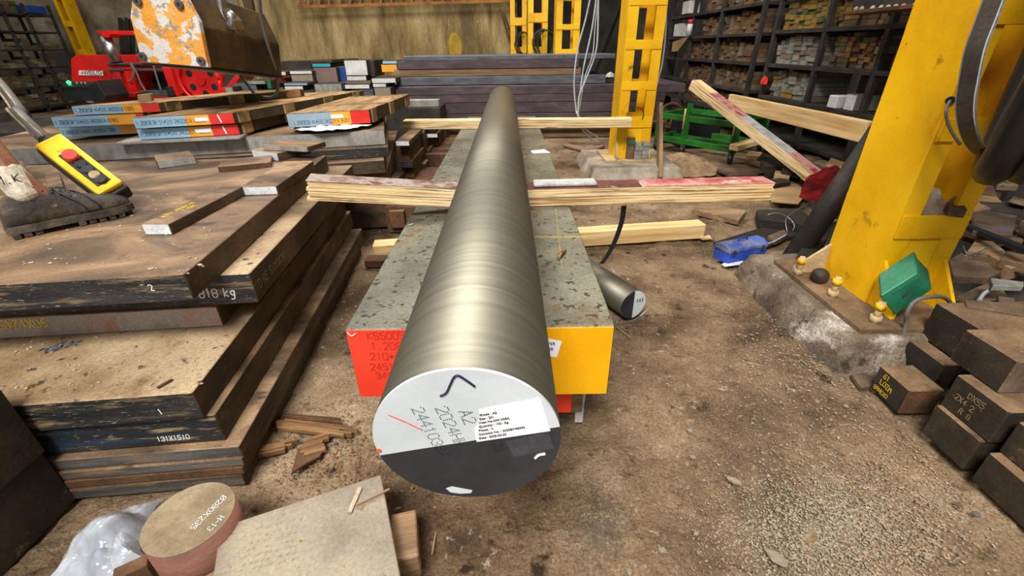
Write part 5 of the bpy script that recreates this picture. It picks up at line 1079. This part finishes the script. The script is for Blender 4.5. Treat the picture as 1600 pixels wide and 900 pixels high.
# left dark rack
XL=-8.4
rack('tall dark rack with odd steel pieces at the far left',XL,[7.6,8.75,9.15,9.65],[0.1,0.42,0.72,1.0,1.28,1.55],0.6,1.7,'rack_steel',-1)
for i,(z0,z1) in enumerate(((0.1,0.42),(0.42,0.72),(0.72,1.0),(1.0,1.28),(1.55,1.85))):
    fill(60+i,XL-0.04,7.65,9.6 if i<4 else 9.1,z0,z1-0.06,[6,1,3,6,5],'dark steel bits on shelf %s of the far left rack'%names[i],'left rack %d'%i,False,0.11,0.06,sgn=-1,fillh=(0.25,0.9) if i>1 else (0.6,0.95))
o=boxw('blue_case',-8.75,-8.4,9.2,9.6,1.56,1.68,MT['deep_blue'],None,0.01); tag(o,'blue case on top of the far left rack','case')
# ================================================================= SCRAP HEAP
def sc(label,pts,z,th,m,up=(0,0,1),name='scrap_plate',cat='scrap plate'):
    o=extr(name,[G(x,y,z) for x,y in pts],(0,0,-th),MT[m],None,0.002); return tag(o,label,cat,'scrap around the big column')
SCR=[('rust and blue stained plate right of the big column',[(1521,338),(1535,329),(1590,337),(1582,367),(1521,362)],0.27,0.02,'scrap_blue'),
('brown plate leaning under the stained one',[(1484,405),(1502,395),(1540,408),(1575,420),(1545,433),(1490,432)],0.20,0.03,'scrap'),
('white edged wooden block in the scrap right of the column',[(1512,392),(1527,371),(1548,374),(1600,415),(1580,420),(1545,398)],0.23,0.05,'old_wood'),
('tan plate at the heap edge behind the long dusty bar',[(1512,478),(1508,468),(1600,475),(1600,492)],0.235,0.012,'scrap'),
('curved edged brown plate in the scrap heap',[(1495,462),(1540,442),(1560,440),(1580,470),(1540,472)],0.17,0.02,'scrap'),
('small grey flat at the right of the scrap heap',[(1548,434),(1600,440),(1600,447),(1552,446)],0.24,0.02,'saw_grey'),
('brown flat under the plastic coil in the scrap heap',[(1556,420),(1600,412),(1600,440),(1560,432)],0.16,0.02,'scrap'),
('dark plate far back in the scrap heap',[(1530,310),(1600,318),(1600,345),(1545,330)],0.22,0.02,'scrap_dark'),
('tan plate at the far right of the scrap heap',[(1578,352),(1600,352),(1600,372),(1580,370)],0.2,0.02,'scrap'),
('long flat brown bar right of the rust stained plate',[(1540,372),(1598,368),(1600,376),(1545,380)],0.20,0.02,'scrap'),
('square brown offcut on the scrap heap',[(1560,462),(1586,466),(1585,478),(1560,474)],0.20,0.03,'scrap'),
('dark flat plate behind the leaning pipe foot',[(1182,328),(1250,325),(1262,335),(1262,352),(1186,342)],0.06,0.05,'scrap_dark'),
('brown cardboard sheet left of the red cloth',[(1205,288),(1240,282),(1262,300),(1248,318),(1205,314)],0.05,0.01,'cardboard'),
('folded cardboard behind the red cloth',[(1290,258),(1302,242),(1340,255),(1330,264),(1305,264)],0.18,0.01,'cardboard'),
('tan cardboard strip beside the leaning pipe top',[(1308,264),(1340,244),(1348,248),(1330,266)],0.25,0.01,'cardboard'),
('grey white box end under the near right rack',[(1316,243),(1350,234),(1354,246),(1336,252)],0.2,0.08,'saw_grey'),
('long dark panel on the dirt behind the blue tool box',[(1115,378),(1200,352),(1262,345),(1262,360),(1190,388)],0.012,0.02,'scrap_dark'),
('brown board by the foot of the leaning pipe',[(1200,368),(1225,358),(1232,366),(1212,378)],0.03,0.02,'scrap'),
('dark board in front of the leaning pipe foot',[(1188,408),(1250,404),(1262,414),(1195,418)],0.03,0.03,'scrap_dark'),
('pale stick on the board at the pipe foot',[(1198,416),(1216,412),(1222,416),(1204,421)],0.045,0.012,'chip_tan'),
('dark upright plate between pipe and column',[(1243,404),(1270,352),(1300,352),(1292,372),(1262,408)],0.12,0.1,'scrap_dark'),
('brown plate under the green trolley front',[(1120,264),(1150,256),(1200,262),(1196,270),(1140,274)],0.03,0.02,'scrap'),
('small brown box below the trolley corner',[(1213,262),(1238,264),(1234,276),(1210,272)],0.1,0.08,'cardboard'),
('flat board on the floor behind the trolley',[(1030,205),(1060,200),(1060,215),(1035,219)],0.03,0.02,'old_wood'),
('dark flat lying left of the red cloth',[(1190,282),(1230,276),(1236,284),(1200,290)],0.08,0.03,'scrap_dark')]
for lab,pts,z,th,m in SCR: sc(lab,pts,z,th,m)
o=beam('scrap_bar',G(1516,356,0.26),G(1610,394,0.30),0.03,0.02,MT['black_plastic'],None,0.002); tag(o,'long black flat bar lying across the scrap heap','steel bar')
tube('bent_wire',[G(1494,396,0.27),G(1510,400,0.28),G(1530,394,0.28),G(1545,386,0.27),G(1530,400,0.26),G(1512,397,0.27),G(1505,384,0.28)],0.002,MT['wire'],None,5); tag(bpy.data.objects['bent_wire.002'],'twisted bright wire on the white edged block','wire')
tube('plastic_hoop',[G(1530,469,0.2),G(1538,458,0.21),G(1555,449,0.21),G(1575,445,0.2)],0.006,MT['cable_white'],None,6); tag(bpy.data.objects['plastic_hoop'],'pale curved hoop in the scrap heap','hoop')
# base of the heap
def mound(label,x0,x1,y0,y1,h,seedv,mat='dirt'):
    bm=bmesh.new(); nx,ny=22,22; g=[]
    for j in range(ny+1):
        r=[]
        for i in range(nx+1):
            u,v=i/nx,j/ny; x=x0+(x1-x0)*u; y=y0+(y1-y0)*v; e=min(1,4*min(u,1-u))*min(1,4*min(v,1-v))
            r.append(bm.verts.new((x,y,-0.02+e*(h+0.05*noise.noise(V((x*6,y*6,seedv)))))))
        g.append(r)
    for a,b in zip(g,g[1:]):
        for i in range(nx): bm.faces.new((a[i],a[i+1],b[i+1],b[i]))
    o=fin('scrap_mound',bm,MT[mat]); return tag(o,label,'scrap heap',None,'stuff')
mound('dark packed scrap and dust under the loose plates right of the column',1.72,3.0,1.15,2.6,0.17,3.0,'scrap_dark')
mound('dark junk below the near right rack',2.0,2.42,2.65,3.9,0.08,6.0,'scrap_dark')
# loose random scrap plates filling the heaps
rnd=random.Random(21); k=0; used=[]
def spot(x0,x1,y0,y1,dmin):
    for _ in range(60):
        q=(rnd.uniform(x0,x1),rnd.uniform(y0,y1))
        if all((q[0]-u[0])**2+(q[1]-u[1])**2>dmin*dmin for u in used): break
    used.append(q); return q
words=['tan','brown','rusty','dusty','dark','grey brown']; 
for i in range(26):
    x,y=spot(1.84,2.9,1.25,2.55,0.2); s1,s2=rnd.uniform(0.1,0.24),rnd.uniform(0.06,0.14)
    R_=Matrix.Rotation(rnd.uniform(0,3.14),4,'Z')@Matrix.Rotation(rnd.uniform(-0.35,0.35),4,'X')@Matrix.Rotation(rnd.uniform(-0.3,0.3),4,'Y')
    bm=bmesh.new(); add_box(bm,(0,0,0),(s1,s2,rnd.uniform(0.012,0.05))); bev(bm,0.002)
    o=fin('scrap_plate',bm,MT[rnd.choice(['scrap','scrap','rusty','scrap_dark','dusty_top'])],None,Matrix.Translation((x,y,0.19+rnd.uniform(0,0.05)))@R_); tag(o,'loose rusty scrap offcut in the heap right of the big column','scrap plate','loose scrap in the right heap')
for i in range(16):
    x,y=spot(2.02,2.36,2.75,3.85,0.15); s1,s2=rnd.uniform(0.1,0.24),rnd.uniform(0.06,0.13)
    R_=Matrix.Rotation(rnd.uniform(0,3.14),4,'Z')@Matrix.Rotation(rnd.uniform(-0.3,0.3),4,'X')
    bm=bmesh.new(); add_box(bm,(0,0,0),(s1,s2,rnd.uniform(0.015,0.06))); bev(bm,0.002)
    o=fin('scrap_plate',bm,MT[rnd.choice(['scrap','scrap_dark','scrap_dark','cardboard'])],None,Matrix.Translation((x,y,0.10+rnd.uniform(0,0.06)))@R_); tag(o,'dark offcut in the junk under the near right rack','scrap plate','junk under the near right rack')
# ================================================================= PERSON, BOOT AND REMOTE
zt=0.506
heel=G(20,371,zt); toe=G(196,333,zt); 
fw=(toe-heel); fw.z=0; FLn=0.275; toe=heel+fw.normalized()*FLn; fw.normalize(); sd=V((fw.y,-fw.x,0))   # sd points to the camera side
ank=heel+fw*0.065+V((0,0,0.125))
pe=thing('person','person in dusty boot standing on the top left plate, mostly outside the frame','person',tuple(heel))
def skin(name,verts,edges,radii,mat,parent,root=0,lv=2):
    me=bpy.data.meshes.new(name); me.from_pydata([tuple(v) for v in verts],edges,[]); me.materials.append(mat)
    ob=bpy.data.objects.new(name,me); link(ob,parent)
    sk=ob.modifiers.new('skin','SKIN'); 
    for i,r in enumerate(radii): me.skin_vertices[0].data[i].radius=(r,r) if not isinstance(r,tuple) else r
    for i in range(len(verts)): me.skin_vertices[0].data[i].use_root=(i==root)
    sub=ob.modifiers.new('sub','SUBSURF'); sub.levels=lv; sub.render_levels=lv
    return ob
sh=ank+V((-0.05,0.0,0.03)); kn=ank+V((-0.16,0.02,0.36)); hip=V((-1.78,1.22,zt+0.86)); pel=hip+V((-0.10,-0.05,0.05)); hip2=pel+V((-0.09,-0.08,-0.05))
an2=V((-1.98,0.92,zt+0.10)); kn2=V((-1.95,1.02,zt+0.47)); ft2=an2+V((0.08,0.13,-0.07)); ch_=pel+V((0.05,0.03,0.42)); nk=ch_+V((0.03,0.02,0.16)); hd=nk+V((0.03,0.03,0.13)); hd2=hd+V((0.0,0.0,0.09))
sL=ch_+V((0.16,0.10,0.08)); eL=sL+V((0.06,0.08,-0.28)); wL=eL+V((0.10,0.12,-0.16)); hL=wL+V((0.03,0.05,-0.08)); sR=ch_+V((-0.16,-0.10,0.08)); eR=sR+V((-0.05,-0.02,-0.29)); wR=eR+V((0.04,0.06,-0.25)); hR=wR+V((0.01,0.02,-0.09))
vs=[pel,hip,kn,ank,ank+fw*0.07+V((0,0,-0.07)),hip2,kn2,an2,ft2,ch_,nk,hd,hd2,sL,eL,wL,hL,sR,eR,wR,hR]
ed=[(0,1),(1,2),(2,3),(3,4),(0,5),(5,6),(6,7),(7,8),(0,9),(9,10),(10,11),(11,12),(9,13),(13,14),(14,15),(15,16),(9,17),(17,18),(18,19),(19,20)]
rd_=[0.13,0.085,0.052,0.036,0.02,0.085,0.055,0.038,0.035,0.14,0.055,0.09,0.085,0.055,0.042,0.03,0.035,0.055,0.042,0.03,0.035]
skin('body',vs,ed,rd_,MT['skin'],pe,0,1)
up_=0.30
skin('trousers',[pel,hip,kn,ank.lerp(kn,0.45),hip2,kn2,an2.lerp(kn2,0.1)],[(0,1),(1,2),(2,3),(0,4),(4,5),(5,6)],[0.15,0.10,0.075,0.07,0.10,0.078,0.07],MT['trousers'],pe,0,1)
skin('shirt',[ch_,pel+V((0,0,0.06)),sL,sL.lerp(eL,0.7),sR,sR.lerp(eR,0.7),nk-V((0,0,0.07))],[(0,1),(0,2),(2,3),(0,4),(4,5),(0,6)],[0.165,0.155,0.075,0.06,0.075,0.06,0.07],MT['shirt'],pe,0,1)
bm=bmesh.new(); bmesh.ops.create_uvsphere(bm,u_segments=20,v_segments=12,radius=0.10,matrix=Matrix.Translation(hd2+V((-0.01,-0.01,0.03)))); fin('hair',bm,MT['hair'],pe,smooth=True)
# boot: lofted sections heel -> toe
def boot(base,fw,parent,zb,mats):
    sd=V((fw.y,-fw.x,0))
    #  s, half width, height of upper, height bottom of upper
    sec=[(-0.004,0.026,0.060),(0.012,0.034,0.078),(0.05,0.038,0.092),(0.09,0.038,0.092),(0.115,0.038,0.084),(0.14,0.040,0.074),(0.17,0.044,0.064),(0.20,0.047,0.058),(0.23,0.046,0.054),(0.255,0.038,0.046),(0.272,0.024,0.036)]
    b=thing('boot',None,None) if False else None
    bm=bmesh.new(); rings=[]
    for s,hw,h in sec:
        ring=[]; n=14
        for i in range(n):
            a=math.pi*i/(n-1); x=math.cos(a)*hw*(1.0 if math.sin(a)<0.6 else 1.0); zz=0.028+max(0,h*1.3-0.028)*max(0.0,math.sin(a))**0.75
            wr=0.0025*noise.noise(V((s*60,i*1.3,1)))
            ring.append(bm.verts.new(base+fw*s+sd*(-x)*(1+wr*6)+V((0,0,zz+wr))))
        rings.append(ring)
    for a,c in zip(rings,rings[1:]):
        for k in range(len(a)-1): f=bm.faces.new((a[k],a[k+1],c[k+1],c[k])); f.smooth=True
        bm.faces.new((a[-1],a[0],c[0],c[-1]))
    bm.faces.new(rings[0]); bm.faces.new(rings[-1][::-1])
    up=fin('boot_upper',bm,MT['shoe'],parent)
    bm=bmesh.new(); outl=[]
    for s,hw,h in sec: outl.append((s,hw+0.004))
    pts=[base+fw*(s+ (-0.004 if i==0 else 0.004 if i==len(outl)-1 else 0))+sd*hw+V((0,0,0.014)) for i,(s,hw) in enumerate(outl)]+[base+fw*s-sd*hw+V((0,0,0.014)) for s,hw in outl[::-1]]
    add_extr(bm,pts,(0,0,0.020)); so=fin('sole',bm,MT['sole'],parent)
    for i,s in enumerate((0.008,0.03,0.052,0.145,0.168,0.191,0.214,0.237,0.258)):
        hw=0.036 if s<0.1 else 0.043 if s<0.24 else 0.03; bm=bmesh.new(); R3=Matrix((fw,V((-fw.y,fw.x,0)),V((0,0,1)))).transposed(); add_box(bm,base+fw*s+V((0,0,0.0072)),(0.017,hw*2+0.004,0.0136),R3); bev(bm,0.002); fin('tread_lug',bm,MT['sole'],so)
    for k in range(5):
        s=0.098+0.017*k; h=1.3*(0.090-0.0065*k); tube('lace',[base+fw*s+sd*0.024+V((0,0,h-0.008)),base+fw*(s+0.004)+V((0,0,h+0.004)),base+fw*(s+0.008)-sd*0.024+V((0,0,h-0.008))],0.0022,MT['black_plastic'],up,5)
    for sg,dx in ((1,0.0),(1,0.03),(-1,0.02)): tube('lace',[base+fw*0.12+V((0,0,0.11)),base+fw*(0.13+dx)+sd*sg*0.03+V((0,0,0.098)),base+fw*(0.16+dx)+sd*sg*0.047+V((0,0,0.062)),base+fw*(0.165+dx)+sd*sg*0.05+V((0,0,0.042))],0.002,MT['black_plastic'],up,5)
boot(V((heel.x,heel.y,zt)),fw,pe,zt,None)
boot(V((an2.x-0.03,an2.y-0.05,zt)),V((0.53,0.85,0)).normalized(),pe,zt,None)
# sock with cuff
sk_=skin('sock',[ank+V((0.012,0,-0.045)),ank+V((-0.0,0,-0.01)),ank+V((-0.012,0,0.03)),ank+V((-0.026,0.0,0.062))],[(0,1),(1,2),(2,3)],[0.036,0.038,0.036,0.041],MT['sock'],pe,0,2)
rv=fw; strokes('M.K',ank+V((-0.015,0,0.018))+sd*0.039-fw*0.03,fw,(0,0,1),0.02,MT['ink'],sk_,pen=0.12,xs=0.9)
# pendant remote
t=thing('crane_remote','yellow crane pendant remote with red stop button leaning by the boot','crane remote',tuple(G(185,312,zt)))
pb=W(181,304,1.345); ptop=W(83,228,1.41); ax_=(pb-ptop); L=ax_.length; ax_.normalize()
view=(CAM-(pb+ptop)/2).normalized(); zz=(view-ax_*view.dot(ax_)).normalized(); zz=(zz+V((0.18,0,0.28))).normalized(); zz=(zz-ax_*zz.dot(ax_)).normalized(); yy=zz.cross(ax_)
MR=Matrix((ax_,yy,zz)).transposed().to_4x4(); MR.translation=(pb+ptop)/2
bm=bmesh.new(); add_box(bm,(0,0,-0.012),(L*1.06,0.082,0.052)); bev(bm,0.008,2); fin('back_shell',bm,MT['steel_black'],t,MR)
bm=bmesh.new(); add_box(bm,(-0.004,0,0.02),(L*1.0,0.074,0.022)); bev(bm,0.007,2); fin('front_shell',bm,MT['pendant_yellow'],t,MR)
bm=bmesh.new(); add_box(bm,(L*0.08,0,0.031),(L*0.62,0.04,0.004)); bev(bm,0.001); fin('button_panel',bm,MT['black_plastic'],t,MR)
bm=bmesh.new(); add_cyl(bm,(-L*0.10,0,0.03),(-L*0.10,0,0.055),0.018,seg=20); fin('stop_button',bm,MT['button_red'],t,MR)
for k,(f,m) in enumerate(((0.03,'black_plastic'),(0.14,'black_plastic'),(0.25,'chalk_tan'),(0.34,'black_plastic'))):
    bm=bmesh.new(); add_cyl(bm,(L*f,0,0.03),(L*f,0,0.042),0.0135,seg=18); bo=fin('push_button',bm,MT[m],t,MR)
bm=bmesh.new(); add_cyl(bm,(-L*0.47,0,0.005),(-L*0.62,0,0.005),0.026,0.018,seg=18); fin('cable_gland',bm,MT['steel_black'],t,MR)
q=MR@V((-L*0.6,0,0.005)); cb=[q,q-ax_*0.09+V((0,0,0.02)),W(30,172,1.62),W(0,132,1.75),W(-60,60,2.0),W(-90,-80,2.1)]
tube('control_cable',cb,0.017,MT['cable_grey'],t,10)
for dx in (0.012,-0.012): tube('support_wire',[p+V((dx,-0.014,0.012)) for p in cb],0.0035,MT['chip_tan'],t,5)
# ================================================================= STONES, GRAVEL, DEBRIS ON THE DIRT
def stone_mesh(seedv,r):
    bm=bmesh.new(); bmesh.ops.create_icosphere(bm,subdivisions=2,radius=1.0)
    for v in bm.verts: v.co*=1+0.35*noise.noise(v.co*1.3+V((seedv*3.1,0,0)))
    return bm
STN=[(1035,860,.010,'round white pebble in the bottom foreground'),(983,893,.009,'white pebble at the bottom edge'),(1008,885,.006,'small pale pebble by the bottom edge'),(993,883,.005,'tiny pale pebble near the bottom edge'),(1088,834,.007,'flat white pebble in the middle of the gravel'),(1212,872,.017,'long pale stone with shadow at the bottom right'),(1216,797,.008,'square white pebble in the gravel'),(1146,752,.012,'long white chip of stone on the open dirt'),(1078,673,.010,'grey pebble on the open dirt'),(1082,715,.008,'small tan stone in the dirt'),(1380,865,.006,'white pebble near the right gravel'),(1450,873,.008,'pale pebble in the right gravel'),(1525,804,.009,'white pebble by the nearest dark bar'),(1322,635,.008,'bright white pebble near the lettered block'),(1090,577,.007,'tiny ring shaped stone on the open dirt'),(1046,589,.006,'pale speck of stone on the open dirt'),(1154,523,.007,'small white stone beyond the block'),(935,440+150,.006,'pale pebble right of the yellow face')]
for i,(x,y,r,lab) in enumerate(STN):
    p=G(x,y,0); r*=0.75; bm=stone_mesh(i+1,r); R_=Matrix.Rotation(i*1.7,4,'Z'); el=2.0 if 'long' in lab else 1.25
    m=MT['stone_dark'] if 'dark' in lab else MT['stone']
    o=fin('pebble',bm,m,None,Matrix.Translation((p.x,p.y,r*0.25))@R_@Matrix.Diagonal((r*el,r,r*0.62,1)),smooth=False); tag(o,lab,'pebble','pebbles on the dirt')
def gravel(label,region,n,seedv,mat,s0,s1):
    rnd=random.Random(seedv); bm=bmesh.new()
    tmpl=[(1,0,0),(-1,0,0),(0,1,0),(0,-1,0),(0,0,1),(0,0,-0.6)]; fc=[(0,2,4),(2,1,4),(1,3,4),(3,0,4),(2,0,5),(1,2,5),(3,1,5),(0,3,5)]
    for i in range(n):
        px=rnd.gauss((region[0]+region[2])/2,(region[2]-region[0])/3.2); py=rnd.gauss((region[1]+region[3])/2,(region[3]-region[1])/3.2)
        p=G(px,py,0)
        if p.x>1.10 and p.y<1.1: continue
        s=rnd.uniform(s0,s1)*rnd.uniform(0.5,1); a=rnd.uniform(0,6.28); ca,sa=math.cos(a),math.sin(a); e=rnd.uniform(0.6,1.4)
        zb=0.018*noise.noise(V((p.x,p.y,0))*2.2)-0.006
        vs=[bm.verts.new((p.x+(x*ca*e-y*sa)*s,p.y+(x*sa*e+y*ca)*s,zb+s*0.3+z*s*0.7+rnd.uniform(-.1,.1)*s)) for x,y,z in tmpl]
        for f in fc: bm.faces.new([vs[k] for k in f])
    o=fin('gravel',bm,MT[mat]); tag(o,label,'gravel',None,'stuff')
gravel('pale fine gravel patch at the bottom right of the dirt',(1150,730,1450,900),9000,1,'stone',0.0012,0.0040)
gravel('sparse pale grit over the open dirt',(950,450,1350,800),3500,2,'stone',0.0008,0.0024)
gravel('dark metal filings on the dirt below the bar end',(890,760,980,880),1500,3,'stone_dark',0.0010,0.003)
gravel('brown clods near the right blocks',(1300,640,1500,880),3000,4,'burlap',0.001,0.004)
gravel('brown crumbs between the left stack and the bar end',(400,640,640,760),1200,5,'rotten_wood',0.0015,0.005)
gravel('brown crumbs along the concrete plinth',(1150,440,1340,640),900,6,'stone',0.0015,0.006)
for i,(a,b,lab) in enumerate([((675,866),(681,832),'thin dry twig on the dirt below the bar end'),((1148,757),(1136,745),'pale sliver of wood in the gravel'),((1285,690),(1322,712),'thin dry stalk on the open dirt'),((1312,845),(1336,852),'pale sliver at the lower right'),((962,510),(986,528),'thin dark stick beside the yellow block corner')]):
    beam('twig',G(*a,0.004),G(*b,0.004),0.003,0.003,MT['old_wood'],None,0); nm='twig.%03d'%(i+1); tag(bpy.data.objects[nm],lab,'twig')
extr('paper_scrap',[G(x,y,0.0) for x,y in ((900,617),(915,617),(910,660),(898,660))],(0,0,0.004),MT['white_card']); tag(bpy.data.objects['paper_scrap.002'],'pale card strip on the dirt under the yellow front','paper scrap')
